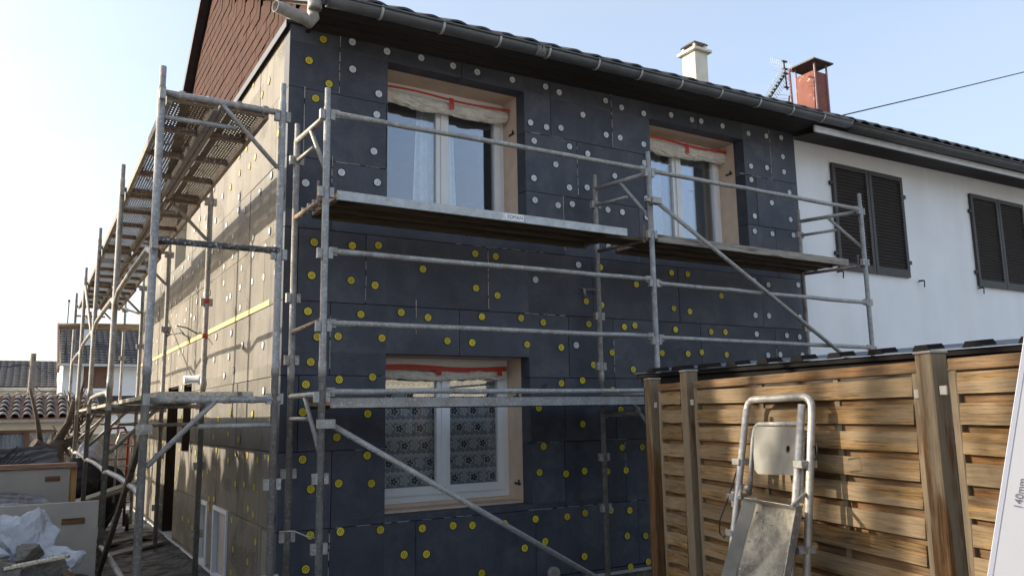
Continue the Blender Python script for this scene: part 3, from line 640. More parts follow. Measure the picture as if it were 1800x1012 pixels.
# ---- eaves, roof, gutter
SL = 0.52; RIDGE_Y = 4.74
def rz(x, y): return 4.735 + ez(x) + SL * (y + .45)
RIDGE_Z = rz(0, RIDGE_Y)
REAR = 0.714
roof = MB()
def slab(x0, x1):
    vs = []
    for x in (x0, x1):
        for (y, z) in ((-.45, rz(x, -.45)), (RIDGE_Y, rz(x, RIDGE_Y)), (8.95, rz(x, RIDGE_Y) - REAR * (8.95 - RIDGE_Y)), (8.95, rz(x, RIDGE_Y) - REAR * (8.95 - RIDGE_Y) - .1), (RIDGE_Y, rz(x, RIDGE_Y) - .1), (-.45, rz(x, -.45) - .08)):
            vs.append((x, y, z))
    roof.add(vs, [(0, 1, 7, 6), (1, 2, 8, 7), (2, 3, 9, 8), (3, 4, 10, 9), (4, 5, 11, 10), (5, 0, 6, 11), (0, 5, 4, 1), (1, 4, 3, 2), (6, 7, 10, 11), (7, 8, 9, 10)])
slab(.16, HX1)
roofo = roof.build('roof', M['tile'], house)
# verge boards on the gable
vb = MB(); e = .05
vb.add([(e, RIDGE_Y, RIDGE_Z + .03), (e, 8.97, RIDGE_Z - REAR * (8.97 - RIDGE_Y) + .03), (e, 8.97, RIDGE_Z - REAR * (8.97 - RIDGE_Y) - .13), (e, RIDGE_Y, RIDGE_Z - .13),
        (e + .115, RIDGE_Y, RIDGE_Z + .03), (e + .115, 8.97, RIDGE_Z - REAR * (8.97 - RIDGE_Y) + .03), (e + .115, 8.97, RIDGE_Z - REAR * (8.97 - RIDGE_Y) - .13), (e + .115, RIDGE_Y, RIDGE_Z - .13)],
       [(0, 3, 2, 1), (4, 5, 6, 7), (0, 1, 5, 4), (3, 7, 6, 2), (0, 4, 7, 3), (1, 2, 6, 5)])
vb.build('verge_board', M['flash'], house)
vb = MB()
vb.add([(e, -.5, 4.78), (e, RIDGE_Y - .003, RIDGE_Z + .03), (e, RIDGE_Y - .003, RIDGE_Z - .13), (e, -.5, 4.66), (e + .11, -.5, 4.78), (e + .11, RIDGE_Y - .003, RIDGE_Z + .03), (e + .11, RIDGE_Y - .003, RIDGE_Z - .13), (e + .11, -.5, 4.66)],
       [(0, 3, 2, 1), (4, 5, 6, 7), (0, 1, 5, 4), (3, 7, 6, 2), (0, 4, 7, 3), (1, 2, 6, 5)])
vb.build('verge_board', M['flash'], house)
# gable backing and its shingles
gb = MB(); gb.add([(.20, -.3, 4.70), (.20, 8.7, 4.70), (.20, RIDGE_Y, RIDGE_Z - .08), (.3, -.3, 4.70), (.3, 8.7, 4.70), (.3, RIDGE_Y, RIDGE_Z - .08)], [(0, 2, 1), (3, 4, 5), (0, 1, 4, 3), (0, 3, 5, 2), (1, 2, 5, 4)])
gb.build('gable_wall', M['slate'], house)
sh = MB(); SHW, SHH, CO = .30, .26, .135
sh.add([(-.014, -SHW / 2 + .003, -SHH / 2), (-.014, SHW / 2 - .003, -SHH / 2), (-.001, SHW / 2 - .003, SHH / 2), (-.001, -SHW / 2 + .003, SHH / 2), (.0, -SHW / 2 + .002, -SHH / 2), (.0, SHW / 2 - .002, -SHH / 2), (.004, SHW / 2 - .002, SHH / 2), (.004, -SHW / 2 + .002, SHH / 2)],
       [(0, 3, 2, 1), (4, 5, 6, 7), (0, 1, 5, 4), (1, 2, 6, 5), (3, 7, 6, 2), (0, 4, 7, 3)])
shm, _ = sh.mesh('shingle', M['slate'], False)
def top_z(y): return min(4.735 + SL * (y + .45) - .10, RIDGE_Z - REAR * (y - RIDGE_Y) - .13)
cand = []; k = 0; z = 4.74
while z < RIDGE_Z:
    y = -.25 + (SHW / 2 if k % 2 else 0)
    while y < 8.8:
        if z + .02 < min(top_z(y - SHW / 2), top_z(y + SHW / 2)) : cand.append((y, z))
        y += SHW
    k += 1; z += CO
def seen(p):
    v = Vector(p) - CAM_LOC; d = v.dot(FWD); px = 900 + F_PX * v.dot(RIGHT) / d; py = 506 - F_PX * v.dot(UP) / d
    return -30 < py and px > 250
vis = [c for c in cand if seen((.18, c[0], c[1]))]; vis.sort(key=lambda c: c[0])
one, rest = vis[:300], vis[300:] + [c for c in cand if c not in set(vis)]
TOPCLIP = .0
for (y, z) in one: inst('shingle', shm, (.186 + random.uniform(-.005, .001), y, z + SHH / 2 - .06), house)
if rest:
    m = MB()
    for (y, z) in rest: m.add([q.co + Vector((.186, y, z + SHH / 2 - .06)) for q in shm.vertices], [tuple(p.vertices) for p in shm.polygons])
    m.build('shingle', M['slate'], house, kind='stuff')
fl = MB(); fl.bb((-.035, -.02, 4.70), (.20, HY1, 4.722)); fl.bb((-.040, -.02, 4.655), (-.0351, HY1, 4.722)); fl.build('flashing', M['flash'], house)
# soffit boards, fascia
for i in range(4):
    a = -.425 + i * .140; m = MB()
    m.add([(.16, a, 4.68), (HX1, a, 4.68 + ez(HX1)), (HX1, a + .136, 4.68 + ez(HX1)), (.16, a + .136, 4.68), (.16, a, 4.70), (HX1, a, 4.70 + ez(HX1)), (HX1, a + .136, 4.70 + ez(HX1)), (.16, a + .136, 4.70)],
          [(0, 3, 2, 1), (4, 5, 6, 7), (0, 1, 5, 4), (2, 3, 7, 6), (1, 2, 6, 5), (0, 4, 7, 3)]); m.build('soffit_board', M['soffit'], house)
m = MB(); m.add([(.16, -.427, 4.66), (HX1, -.427, 4.66 + ez(HX1)), (HX1, -.427, 4.735 + ez(HX1)), (.16, -.427, 4.735), (.16, -.445, 4.66), (HX1, -.445, 4.66 + ez(HX1)), (HX1, -.445, 4.735 + ez(HX1)), (.16, -.445, 4.735)], [(0, 1, 2, 3), (4, 7, 6, 5), (0, 4, 5, 1), (3, 2, 6, 7), (0, 3, 7, 4), (1, 5, 6, 2)])
m.build('fascia_board', M['soffit'], house)
m = MB(); m.bb((.12, -.445, 4.65), (.158, .14, 4.74)); m.build('eaves_end', M['soffit'], house)
def gutter_mesh(x0, x1, r=.066, yc=-.515, zc=4.705):
    prof = [(r * math.cos(a), r * math.sin(a)) for a in [math.pi + math.pi * k / 12 for k in range(13)]]
    lip = [(-r + .004, .012), (-r - .010, .010), (-r - .010, -.004), (-r, -.004)]
    prof_all = lip + prof[0:]
    m = MB(); n = 14
    m.sweep(prof_all, lambda i: ((x0 + (x1 - x0) * i / (n - 1), yc, zc + ez(x0 + (x1 - x0) * i / (n - 1))), (0, 1, 0), (0, 0, 1)), n)
    return m
gut = gutter_mesh(.14, HX1 + .35).build('gutter', M['gutter'], house)
md = gut.modifiers.new('thick', 'SOLIDIFY'); md.thickness = .003
m = MB(); m.add([(.139, -.515, 4.707)] + [(.139, -.515 + .066 * math.cos(math.pi + math.pi * k / 12), 4.705 + .066 * math.sin(math.pi + math.pi * k / 12)) for k in range(13)], [tuple(range(14))]); m.build('gutter_end', M['gutter'], house)
for x in (.57, 1.11, 1.65, 2.16, 2.71, 3.22, 3.74, 4.29, 4.86, 5.38, 5.9):
    b = MB(); b.sweep([(-.011, 0), (.011, 0)], lambda i: ((x, -.515 + .0705 * math.cos(math.pi + math.pi * i / 12 * .72), 4.705 + ez(x) + .0705 * math.sin(math.pi + math.pi * i / 12 * .72)), (1, 0, 0), (0, 0, 1)), 13)
    b.sweep([(-.011, 0), (.011, 0)], lambda i: ((x, [-.586, -.589, -.575, -.45][i], 4.705 + ez(x) + [0, .014, .018, .024][i]), (1, 0, 0), (0, 0, 1)), 4)
    o = b.build('gutter_strap', M['bracket'], gut); md = o.modifiers.new('thick', 'SOLIDIFY'); md.thickness = .003
m = MB()
for k in range(7): m.path([(2.02 + k * .013 + .02 * math.sin(k * 2), -.589, 4.75), (2.03 + k * .013, -.586, 4.70), (2.02 + k * .015, -.555, 4.652)], .0025, 5)
m.build('wire_wrap', M['filler'], gut)
# eaves tiles, each its own
tm = MB(); TW = .245
def tz(u): return .032 * max(0, math.sin((u * 1.25 - .12) * math.pi)) ** .8 if .1 < u < .9 else 0
prof = [(-TW / 2 + TW * i / 10, tz(i / 10)) for i in range(11)]
b0 = len(tm.v)
for yy, dz in ((0, 0), (.40, .40 * SL)):
    for (a, h) in prof: tm.v.append(Vector((a, yy, h + dz + .018)))
for yy, dz in ((0, 0), (.40, .40 * SL)):
    for (a, h) in prof: tm.v.append(Vector((a, yy, h + dz)))
for i in range(10):
    for f in ([i, i + 1, 12 + i, 11 + i], [22 + i, 33 + i, 34 + i, 23 + i], [i, 22 + i, 23 + i, i + 1]): tm.f.append(f); tm.sm.append(False); tm.mi.append(0)
tme, _ = tm.mesh('roof_tile', M['tile'], False)
def tiles(parent, x0, x1, y0, rows):
    for rI in range(rows):
        x = x0
        while x < x1:
            y = y0 + rI * .36
            inst('roof_tile', tme, (x, y, rz(x, y) + .036 + random.uniform(-.004, .004)), parent, Matrix.Rotation(random.uniform(-.02, .02), 3, 'Z')); x += TW * .985
tiles(roofo, .30, HX1 - .1, -.545, 2)
# rainwater pipe with its elbow, cut off short
dp = MB(); z = 4.50
dp.path([(.05, -.50, 4.86), (.05, -.50, 4.74), (.05, -.445, 4.60), (.045, -.49, 4.545), (.02, -.445, 4.508), (-.03, -.51, 4.50), (-.27, -.58, 4.505)], [.052, .052, .045, .045, .045, .045, .045], 16, closed_caps=False)
dpo = dp.build('rainwater_pipe', M['pvc_old'], house); md = dpo.modifiers.new('thick', 'SOLIDIFY'); md.thickness = .004
col = MB(); col.path([(.05, -.498, 4.66), (.05, -.496, 4.60)], .050, 16); col.build('pipe_collar', M['pvc_old'], dpo)
# cream chimney
ch = thing_part = MB(); ch.bb((6.015, 1.5, 5.45), (6.255, 1.76, 6.485)); cho = ch.build('chimney', M['chim_cream'], house, bevel=.006)
m = MB(); m.bb((5.965, 1.45, 6.487), (6.305, 1.81, 6.53)); m.build('chimney_collar', M['chim_cream'], cho, bevel=.006)
m = MB()
for (x, y) in ((6.035, 1.52), (6.235, 1.52), (6.035, 1.74), (6.235, 1.74)): m.box((x, y, 6.566), (.032, .032, .070))
m.each('cap_leg', M['chim_cream'], cho)
m = MB(); m.add([(6.0, 1.485, 6.602), (6.27, 1.485, 6.602), (6.27, 1.775, 6.602), (6.0, 1.775, 6.602), (6.02, 1.505, 6.632), (6.25, 1.505, 6.632), (6.25, 1.755, 6.632), (6.02, 1.755, 6.632)], [(0, 3, 2, 1), (4, 5, 6, 7), (0, 1, 5, 4), (1, 2, 6, 5), (2, 3, 7, 6), (3, 0, 4, 7)]); m.build('cap_slab', M['zinc_cap'], cho)

# ================================================================== NEIGHBOUR HOUSE
nb = thing('neighbour_house', 'white rendered house adjoining on the right with dark louvred shutters', 'house', (12, 4.5, 0))
NX1 = 19.0
m = MB(); m.bb((HX1 + .008, .12, -.1), (NX1, .4, 5.02)); m.bb((HX1 + .05, .41, -.1), (NX1, 9, 5.01)); m.each('wall', M['white_render'], nb)
m = MB(); m.bb((HX1 + .002, .0, -.05), (HX1 + .007, .30, 4.83)); m.build('edge_trim', M['white_paint'], nb)
for i in range(3):
    a = -.374 + i * .165; m = MB(); x0, x1 = HX1 + .002, NX1; b_ = a + .160
    za0, zb0 = 4.700 + (a + .374) * .17, 4.700 + (b_ + .374) * .17; dz_ = .0155 * (x1 - x0)
    m.add([(x0, a, za0), (x1, a, za0 + dz_), (x1, b_, zb0 + dz_), (x0, b_, zb0), (x0, a, za0 + .02), (x1, a, za0 + dz_ + .02), (x1, b_, zb0 + dz_ + .02), (x0, b_, zb0 + .02)], [(0, 3, 2, 1), (4, 5, 6, 7), (0, 1, 5, 4), (2, 3, 7, 6), (1, 2, 6, 5), (0, 4, 7, 3)]); m.build('soffit_board', M['soffit'], nb)
m = MB(); F = lambda x, k: (4.684 + .0160 * (x - 5.93)) + (.074 if k else 0)
m.add([(5.95, -.40, F(5.95, 0)), (NX1, -.40, F(NX1, 0)), (NX1, -.40, F(NX1, 1)), (5.95, -.40, F(5.95, 1)), (5.95, -.376, F(5.95, 0)), (NX1, -.376, F(NX1, 0)), (NX1, -.376, F(NX1, 1)), (5.95, -.376, F(5.95, 1))], [(0, 1, 2, 3), (4, 7, 6, 5), (0, 4, 5, 1), (3, 2, 6, 7), (0, 3, 7, 4), (1, 5, 6, 2)]); m.build('fascia_board', M['white_paint'], nb)
m = MB(); m.add([(HX1 + .01, -.395, F(HX1, 1) + .002), (NX1, -.395, F(NX1, 1) + .002), (NX1, -.395, F(NX1, 1) + .16), (HX1 + .01, -.395, F(HX1, 1) + .10), (HX1 + .01, -.41, F(HX1, 1) + .002), (NX1, -.41, F(NX1, 1) + .002), (NX1, -.41, F(NX1, 1) + .16), (HX1 + .01, -.41, F(HX1, 1) + .10)], [(0, 1, 2, 3), (4, 7, 6, 5), (0, 4, 5, 1), (3, 2, 6, 7), (0, 3, 7, 4), (1, 5, 6, 2)]); m.build('tilting_board', M['soffit'], nb)
gm = gutter_mesh(HX1 + .36, NX1, .074, -.490, 4.690).build('gutter', M['gutter_dark'], nb); md = gm.modifiers.new('thick', 'SOLIDIFY'); md.thickness = .003
rf = MB(); roof = rf; slab(HX1 + .004, NX1); nroof = rf.build('roof', M['tile'], nb)
tiles(nroof, HX1 + .15, 14.5, -.54, 1)
def shutter_leaf(x0, x1, z0, z1, y):
    L = cells(MB(), 'x', x0, x1, z0, z1, [(x0 + .055, x1 - .055, z0 + .10, z1 - .06)], y - .035, y).build('shutter', M['shutter'], nb)
    n = 28; pitch = (z1 - .06 - z0 - .10) / n
    sm = MB(); sm.box((0, 0, 0), (x1 - x0 - .112, .036, .010), Matrix.Rotation(R(38), 3, 'X')); me, _ = sm.mesh('slat', M['shutter'], False)
    for i in range(n): inst('slat', me, ((x0 + x1) / 2, y - .018, z0 + .10 + pitch * (i + .5)), L)
    m = MB(); m.bb((x0 + .05, y - .006, z0 + .09), (x1 - .05, y - .001, z1 - .05)); m.build('backing', M['shutter'], L)
    return L
for (x0, x1) in ((6.85, 8.30), (9.94, 11.40)):
    xm = (x0 + x1) / 2
    for k, (a, b) in enumerate(((x0, xm - .006), (xm + .006, x1))):
        L = shutter_leaf(a, b, 3.215, 4.585, .112)
        for z in (3.42, 4.32):
            m = MB(); xx = a if k == 0 else b; m.box((xx + (-.02 if k == 0 else .025), .095, z), (.06, .03, .05)); m.build('hinge', M['iron'], L)
for x in (6.82, 8.50, 9.93):
    m = MB(); m.path([(x - .06, .06, 3.185), (x - .0, .03, 3.19), (x + .03, .04, 3.17), (x + .035, .05, 3.10)], .008, 6); m.path([(x + .02, .12, 3.185), (x + .02, .03, 3.187)], .008, 6); m.build('shutter_stay', M['iron'], nb)
ch = MB(); ch.bb((9.20, 2.0, 5.8), (9.53, 2.36, 7.08)); cho = ch.build('chimney', M['chim_red'], nb, bevel=.008)
m = MB()
for (x, y) in ((9.215, 2.0), (9.515, 2.0), (9.215, 2.36), (9.515, 2.36)): m.box((x, y + (-.012 if y < 2.2 else .012), 6.70), (.030, .02, 1.04))
m.each('cap_leg', M['mast'], cho)
m = MB(); m.add([(9.10, 1.90, 7.222), (9.60, 1.90, 7.222), (9.60, 2.45, 7.222), (9.10, 2.45, 7.222), (9.10, 1.90, 7.245), (9.60, 1.90, 7.245), (9.60, 2.45, 7.245), (9.10, 2.45, 7.245)], [(0, 3, 2, 1), (4, 5, 6, 7), (0, 1, 5, 4), (1, 2, 6, 5), (2, 3, 7, 6), (3, 0, 4, 7)]); m.build('cap_slab', M['zinc_cap'], cho)

# television aerial strapped beside the red chimney
an = thing('television_aerial', 'roof aerial with slanting boom on a pinkish mast beside the red-brown chimney', 'aerial', (8.86, 2.2, 6.05))
m = MB(); m.path([(8.865, 2.2, 6.0), (8.84, 2.2, 7.08)], .022, 8); m.path([(8.93, 2.23, 6.0), (8.885, 2.22, 7.05)], .011, 6); m.path([(8.84, 2.2, 7.07), (8.99, 2.25, 7.10)], .014, 6); m.each('mast', M['mast'], an)
A0, A1 = Vector((8.27, 2.2, 6.42)), Vector((8.78, 2.2, 7.02))
m = MB(); m.path([A0, A1], .012, 6); m.path([(8.737, 2.2, 6.3), (8.80, 2.2, 6.62)], .013, 6)
for i in range(8): c = A0.lerp(A1, .04 + i * .115); m.box(c + Vector((-.035, 0, .012)), (.05, .03, .028))
m.each('boom', M['iron'], an)
m = MB()
for i in range(14): c = A0.lerp(A1, i / 13); m.path([c + Vector((-.22, -.10, .02)), c + Vector((.20, .10, -.02))], .0045, 4)
for z in (6.34, 6.44, 6.50, 6.56): m.path([(8.33, 2.2, z), (8.75, 2.2, z + .06)], .0045, 4)
m.build('director_rod', M['whitea'], an, kind='stuff')
m = MB(); m.path([(8.735, 2.18, 6.70), (8.70, 2.18, 7.20)], .013, 6)
for z in (6.74, 6.98, 7.06, 7.19): m.path([(8.66, 2.18, z), (8.77, 2.18, z + .005)], .018, 6)
m.each('dipole', M['iron'], an)
m = MB()
for i in range(12): m.path([(8.46 + i * .044, 2.24, 7.24), (8.48 + i * .044, 2.24, 7.02)], .0018, 4)
for z in (7.24, 7.13, 7.02): m.path([(8.46, 2.24, z), (8.96, 2.24, z)], .0018, 4)
m.build('reflector_grid', M['whitea'], an)
m = MB()
m.path([(8.24, 1.0, 5.74), (11.1, 1.0, 6.70), (13.94, 1.0, 7.67), (22, 1.0, 10.6)], .010, 6); tag(m.build('overhead_cable', M['wire']), 'thin black cable crossing the sky from the neighbouring roof', 'cable')

# ================================================================== SCAFFOLDS
def coupler_pair(parent, x, y, z, axis, mat='galv', w=.034):
    m = MB()
    for s in (-1, 1):
        c = (x + s * .038, y, z) if axis == 'x' else (x, y + s * .038, z)
        m.box(c, (.032, .036, .070) if axis == 'x' else (.036, .032, .070))
    m.each('coupler', M[mat], parent)
def standard(root, x, y, ztop, mat='galv', z0=0.0, axis='x', cz=()):
    m = MB(); r = .0245
    m.path([(x, y, z0), (x, y, 1.80), (x, y, 1.801), (x, y, 1.90), (x, y, 1.901), (x, y, ztop - .14), (x, y, ztop - .139), (x, y, ztop)], [r, r, r + .003, r + .003, r, r, r - .004, r - .004], 12)
    s = m.build('standard', M[mat], root)
    bp = MB(); bp.box((x, y, z0 - .002), (.14, .14, .010)); bp.path([(x, y, z0), (x, y, z0 + .10)], .019, 8); bp.build('base_plate', M['galv_rust'], s)
    for z in cz: coupler_pair(s, x, y, z, axis, mat)
    h = MB()
    return s
def tube(root, name, p0, p1, r=.0215, mat='galv', flat=True):
    """tube whose ends are pinched flat to hook on a coupler"""
    p0, p1 = Vector(p0), Vector(p1); d = (p1 - p0).normalized(); L = (p1 - p0).length
    n = 10; q = [p0 + d * (L * i / n) + Vector((0, 0, random.uniform(-.004, .003) if 0 < i < n else 0)) for i in range(n + 1)]
    m = MB(); m.path(q, r, 10)
    for e, s in ((p0, -1), (p1, 1)):
        if flat: m.bar(e + d * (s * -.05), e + d * (s * .012), .012, .058)
    return m.build(name, M[mat], root)
def gate_frame(root, pa, pb, zt, mat='galv', flip=False):
    """top bar a-b, short lower bar from a, knee brace down to b"""
    A, B = Vector(pa), Vector(pb); d = B - A
    P = lambda u, z: Vector((A.x + d.x * u, A.y + d.y * u, z))
    m = MB(); m.path([P(0, zt), P(1, zt)], .021, 10); m.build('transom', M[mat], root)
    m = MB(); m.path([P(0, zt - .165), P(.60, zt - .165)], .0165, 8); m.build('transom', M[mat], root)
    m = MB(); m.path([P(.48, zt - .01), P(.53, zt - .05), P(.97, zt - .40)], .0165, 8); m.build('brace', M[mat], root)
fs = thing('tube_scaffold', 'front scaffold of galvanised tubes along the dark insulated wall facing the viewer', 'scaffold', (3, -.46, 0))
YI, YO = -.14, -.79
CZ_O = (3.66, 3.09, 2.65, 2.14, 1.66, 1.12, .67)
for i, x in enumerate((.07, 3.06, 6.09)):
    standard(fs, x, YO, 3.86, 'galv', 0, 'x', CZ_O); standard(fs, x - (.03 if i == 0 else .12 if i == 1 else .22), YI, 3.80, 'galv_rust', 0, 'x', (3.50, 2.42, 1.95, 1.12, .67))
    xi = x - (.03 if i == 0 else .12 if i == 1 else .22)
    gate_frame(fs, (xi, YI, 0), (x, YO, 0), 3.66, 'galv_rust' if i == 0 else 'galv'); gate_frame(fs, (xi, YI, 0), (x, YO, 0), 1.68, 'galv')
    m = MB(); m.path([(xi, YI, 3.045), (x, YO, 3.055)], .018, 8); m.box((x - .04, YO + .05, 3.10), (.014, .012, .16)); m.build('transom', M['galv_brown'], fs)
    if i == 0: m = MB(); m.path([(xi, YI, 2.16), (x, YO, 2.19)], .018, 8); m.build('transom', M['galv_brown'], fs)
for (a, b, zs) in ((.11, 3.02, (3.68, 2.67, 2.165, 1.695)), (3.10, 6.05, (3.685, 2.65, 2.165, 1.69))):
    for z in zs: tube(fs, 'guard_rail', (a, YO, z), (b, YO, z + (.01 if a < 1 else -.005)), .0205)
m = MB(); m.path([(.12, YO - .05, 1.475), (2.95, YO - .05, -.13 + .0)], .0205, 10); m.box((.085, YO - .05, 1.48), (.11, .07, .06)); m.build('brace', M['galv'], fs)
m = MB(); m.path([(3.09, YO - .05, 3.385), (6.02, YO - .05, 1.80)], .0205, 10); m.box((3.075, YO - .05, 3.39), (.10, .07, .055)); m.box((2.99, YO - .05, 3.39), (.06, .03, .03)); m.build('brace', M['galv'], fs)
tube(fs, 'guard_rail', (2.95, YI, 1.50), (5.85, YI, 1.50), .017, 'galv_rust')
m = MB(); m.path([(.055, -.80, .74), (-.02, -.82, .76), (-.10, -.80, .80), (-.19, -.78, .80)], .005, 5); m.build('tie_wire', M['galv_rust'], fs)
def deck(x0, x1, zt, label, edge, mark=None):
    t = thing('scaffold_deck', label, 'scaffold deck', ((x0 + x1) / 2, -.46, zt), 'decks lying on the front scaffold')
    y0, y1 = -.755, -.17
    m = MB(); m.bb((x0, y0 + .004, zt - .022), (x1, y1, zt - .006)); m.build('deck_board', M['deck_wood'], t)
    m = MB(); m.bb((x0, y0 - .018, zt - .070), (x1, y0 + .003, zt)); m.build('edge_rail', M[edge], t, bevel=.003)
    m = MB(); m.bb((x0, y1 + .001, zt - .070), (x1, y1 + .02, zt)); m.build('edge_rail', M['deck_wood'], t, bevel=.003)
    m = MB()
    for y in (y0 + .19, y0 + .39): m.bb((x0 + .02, y - .02, zt - .062), (x1 - .02, y + .02, zt - .0225))
    m.each('stiffener', M['deck_wood'], t)
    n = 2; m = MB()
    for i in range(n): x = x0 + .02 + (x1 - x0 - .04) * i / (n - 1); m.bb((x - .02, y0 + .006, zt - .050), (x + .02, y1 - .002, zt - .0228))
    m.each('cross_rib', M['galv_brown'], t)
    if x0 < 1 and zt > 2:
        m = MB()
        for y in (-.68, -.52, -.40, -.26): m.path([(x0 + .01, y, zt - .03), (x0 - .10, y, zt - .03), (x0 - .10, y, zt - .10)], .010, 6)
        m.each('claw', M['galv_rust'], t)
    return t, y0
d1, yy = deck(.16, 2.80, 3.122, 'upper front deck with bright zinc edge and a small maker label, left bay', 'deck_edge')
m = MB(); m.bb((1.50, yy - .0205, 3.062), (1.72, yy - .0182, 3.114)); lb = m.build('label_plate', M['pvc'], d1)
def text(name, body, mat, parent, loc, size, mrot, extr=.0004):
    cu = bpy.data.curves.new(name, 'FONT'); cu.body = body; cu.size = size; cu.extrude = extr; cu.align_x = 'CENTER'; cu.align_y = 'CENTER'
    o = bpy.data.objects.new(name, cu); COL.objects.link(o); dg = bpy.context.evaluated_depsgraph_get(); me = bpy.data.meshes.new_from_object(o.evaluated_get(dg)); bpy.data.objects.remove(o)
    me.materials.clear(); me.materials.append(mat); return inst(name, me, loc, parent, mrot)
RX90 = Matrix.Rotation(R(90), 3, 'X')
text('label_lettering', 'C. EDMAN', M['print'], lb, (1.615, yy - .0212, 3.088), .042, RX90)
m = MB(); m.bb((1.505, yy - .0212, 3.064), (1.512, yy - .0206, 3.112)); m.build('label_stripe', M['tape'], lb)
d2, _ = deck(3.15, 5.84, 3.105, 'upper front deck with weathered grey edge, right bay reaching past the house', 'deck_woodedge')
d3, _ = deck(.14, 2.98, 1.655, 'lower front deck seen edge-on below the upper one, left bay', 'galv')
d4, _ = deck(3.10, 5.95, 1.650, 'lower front deck running behind the shed roof, right bay', 'galv')
t = thing('timber_plank', 'dark weathered plank bridging the gap between the two upper front decks', 'plank', (2.93, -.45, 3.05))
m = MB(); m.bb((2.62, -.70, 3.045), (3.30, -.46, 3.075 - .0)); m.build('plank', M['deck_wood'], t)

ls = thing('tube_scaffold', 'left scaffold of weathered tubes receding along the sunlit side wall', 'scaffold', (-.62, 4.4, 0))
XO, XI = -1.02, -.24
FY = [-.76, 1.80, 4.42, 7.02, 9.62]; DZ = [0, 0, -.05, -.10, -.12]
for i, y in enumerate(FY):
    mt = 'galv' if i == 0 else 'galv_rust'
    for x in (XO, XI):
        zt = (3.80 if i == 0 else 3.86 + DZ[i]) if x == XO else (3.84 if i == 0 else 3.80 + DZ[i])
        standard(ls, x, y, zt, mt, 0.0, 'y' if x == XO else 'x', (3.60 + DZ[i], 2.62, 1.65, 1.10, .5) if x == XI else (3.60 + DZ[i], 2.62, 1.65))
    gate_frame(ls, (XO, y, 0), (XI, y, 0), 3.625 + DZ[i], mt)
    gate_frame(ls, (XI, y, 0), (XO, y, 0), 1.645, mt)
m = MB(); m.path([(XO, FY[0], 2.645), (XO + .1, FY[0], 2.645), (XI - .1, FY[0], 2.645), (XI, FY[0], 2.645)], [.030, .021, .021, .030], 10); m.build('transom', M['galv_dark'], ls)
m = MB(); m.box((XO, FY[0] - .004, 1.47), (.085, .065, .06)); m.build('coupler', M['galv_rust'], ls)
m = MB()
for k in range(4): m.path([(-.9 + .18 * k, FY[0] - .0, 3.648), (-.9 + .18 * k, FY[0] - .0, 3.60)], .026, 8)
for k in range(5): m.path([(-.86 + .16 * k, FY[0] - .0, 1.668), (-.86 + .16 * k, FY[0] - .0, 1.622)], .026, 8)
m.each('deck_claw', M['galv_rust'], ls)
def kinked(root, x, ya, yb, z, mat='galv_rust', k=.05):
    m = MB(); L = yb - ya
    m.path([(x, ya + .02, z - k), (x, ya + .10, z - k * .8), (x, ya + .30, z), (x, ya + L * .5, z + .01), (x, yb - .30, z), (x, yb - .10, z - k * .8), (x, yb - .02, z - k)], .021, 10)
    m.build('guard_rail', M[mat], root)
for i in range(4):
    kinked(ls, XO - .0, FY[i], FY[i + 1], 2.64 + DZ[i], 'galv_rust', .07)
    kinked(ls, XO, FY[i], FY[i + 1], 1.10, 'galv_rust', .02)
    kinked(ls, XO, FY[i], FY[i + 1], .48 if i == 0 else .55, 'galv_rust', .02)
    if i == 1: kinked(ls, XO, FY[i], FY[i + 1], 1.78, 'galv_rust', .05)
m = MB(); m.bar((XO - .0, FY[0] + .05, 1.43), (XO - .05, FY[1] - .05, .06), .030, .045); m.build('brace', M['deck_wood'], ls)
m = MB(); m.path([(XO, FY[2], 2.4), (XO, FY[3], 3.5)], .018, 8); m.path([(XI, FY[3], 3.1), (XI, FY[4], 3.5)], .018, 8); m.each('brace', M['galv_rust'], ls)
m = MB(); m.path([(XI - .02, 2.9, 2.42), (XI - .04, 3.3, 2.55), (-.12, 3.6, 2.56), (-.002, 3.62, 2.50)], .008, 6); m.path([(XI + .0, 4.42, 2.52), (XI + .05, 4.40, 2.56), (XI, 4.38, 2.60)], .012, 6); m.path([(XI, 4.42, 2.55), (-.1, 4.2, 2.56), (-.02, 4.1, 2.5), (.0, 4.1, 2.42)], .009, 6); m.each('wall_tie', M['galv_dark'], ls)
for z in (2.30, 2.63): m = MB(); m.path([(XI, FY[1], z - .02), (XI, FY[1], z + .02)], .0265, 10); m.build('tape_band', M['tape'], ls)
def steel_deck(y0, y1, zt, x0, x1, label, mark):
    t = thing('steel_deck', label, 'scaffold deck', ((x0 + x1) / 2, (y0 + y1) / 2, zt), 'perforated decks lying on the left scaffold')
    m = MB(); m.add([(x0, y0, zt), (x1, y0, zt), (x1, y1, zt), (x0, y1, zt)], [(0, 1, 2, 3)]); m.build('punched_sheet', M['perf'], t)
    m = MB()
    for (a, b) in ((x0, x0 + .03), (x1 - .03, x1)): m.bb((a, y0, zt - .065), (b, y1, zt - .001))
    m.each('side_channel', M['deck_woodedge'] if x0 < -.9 else M['galv_brown'], t)
    m = MB(); n = 5
    for i in range(n): y = y0 + .02 + (y1 - y0 - .04) * i / (n - 1); m.bb((x0 + .031, y - .02, zt - .045), (x1 - .031, y + .02, zt - .0015))
    m.each('cross_rib', M['galv_brown'], t)
    return t
nm = ['nearest', 'second', 'third', 'farthest']
for i in range(4):
    for k, (x0, x1) in enumerate(((-.985, -.665), (-.645, -.33))):
        steel_deck(FY[i] + .02, FY[i + 1] - .02, 3.635 + (DZ[i] + DZ[i + 1]) / 2, x0, x1, '%s punched steel deck overhead on the left scaffold, %s row' % (nm[i], 'outer open-side' if k == 0 else 'inner wall-side'), k)
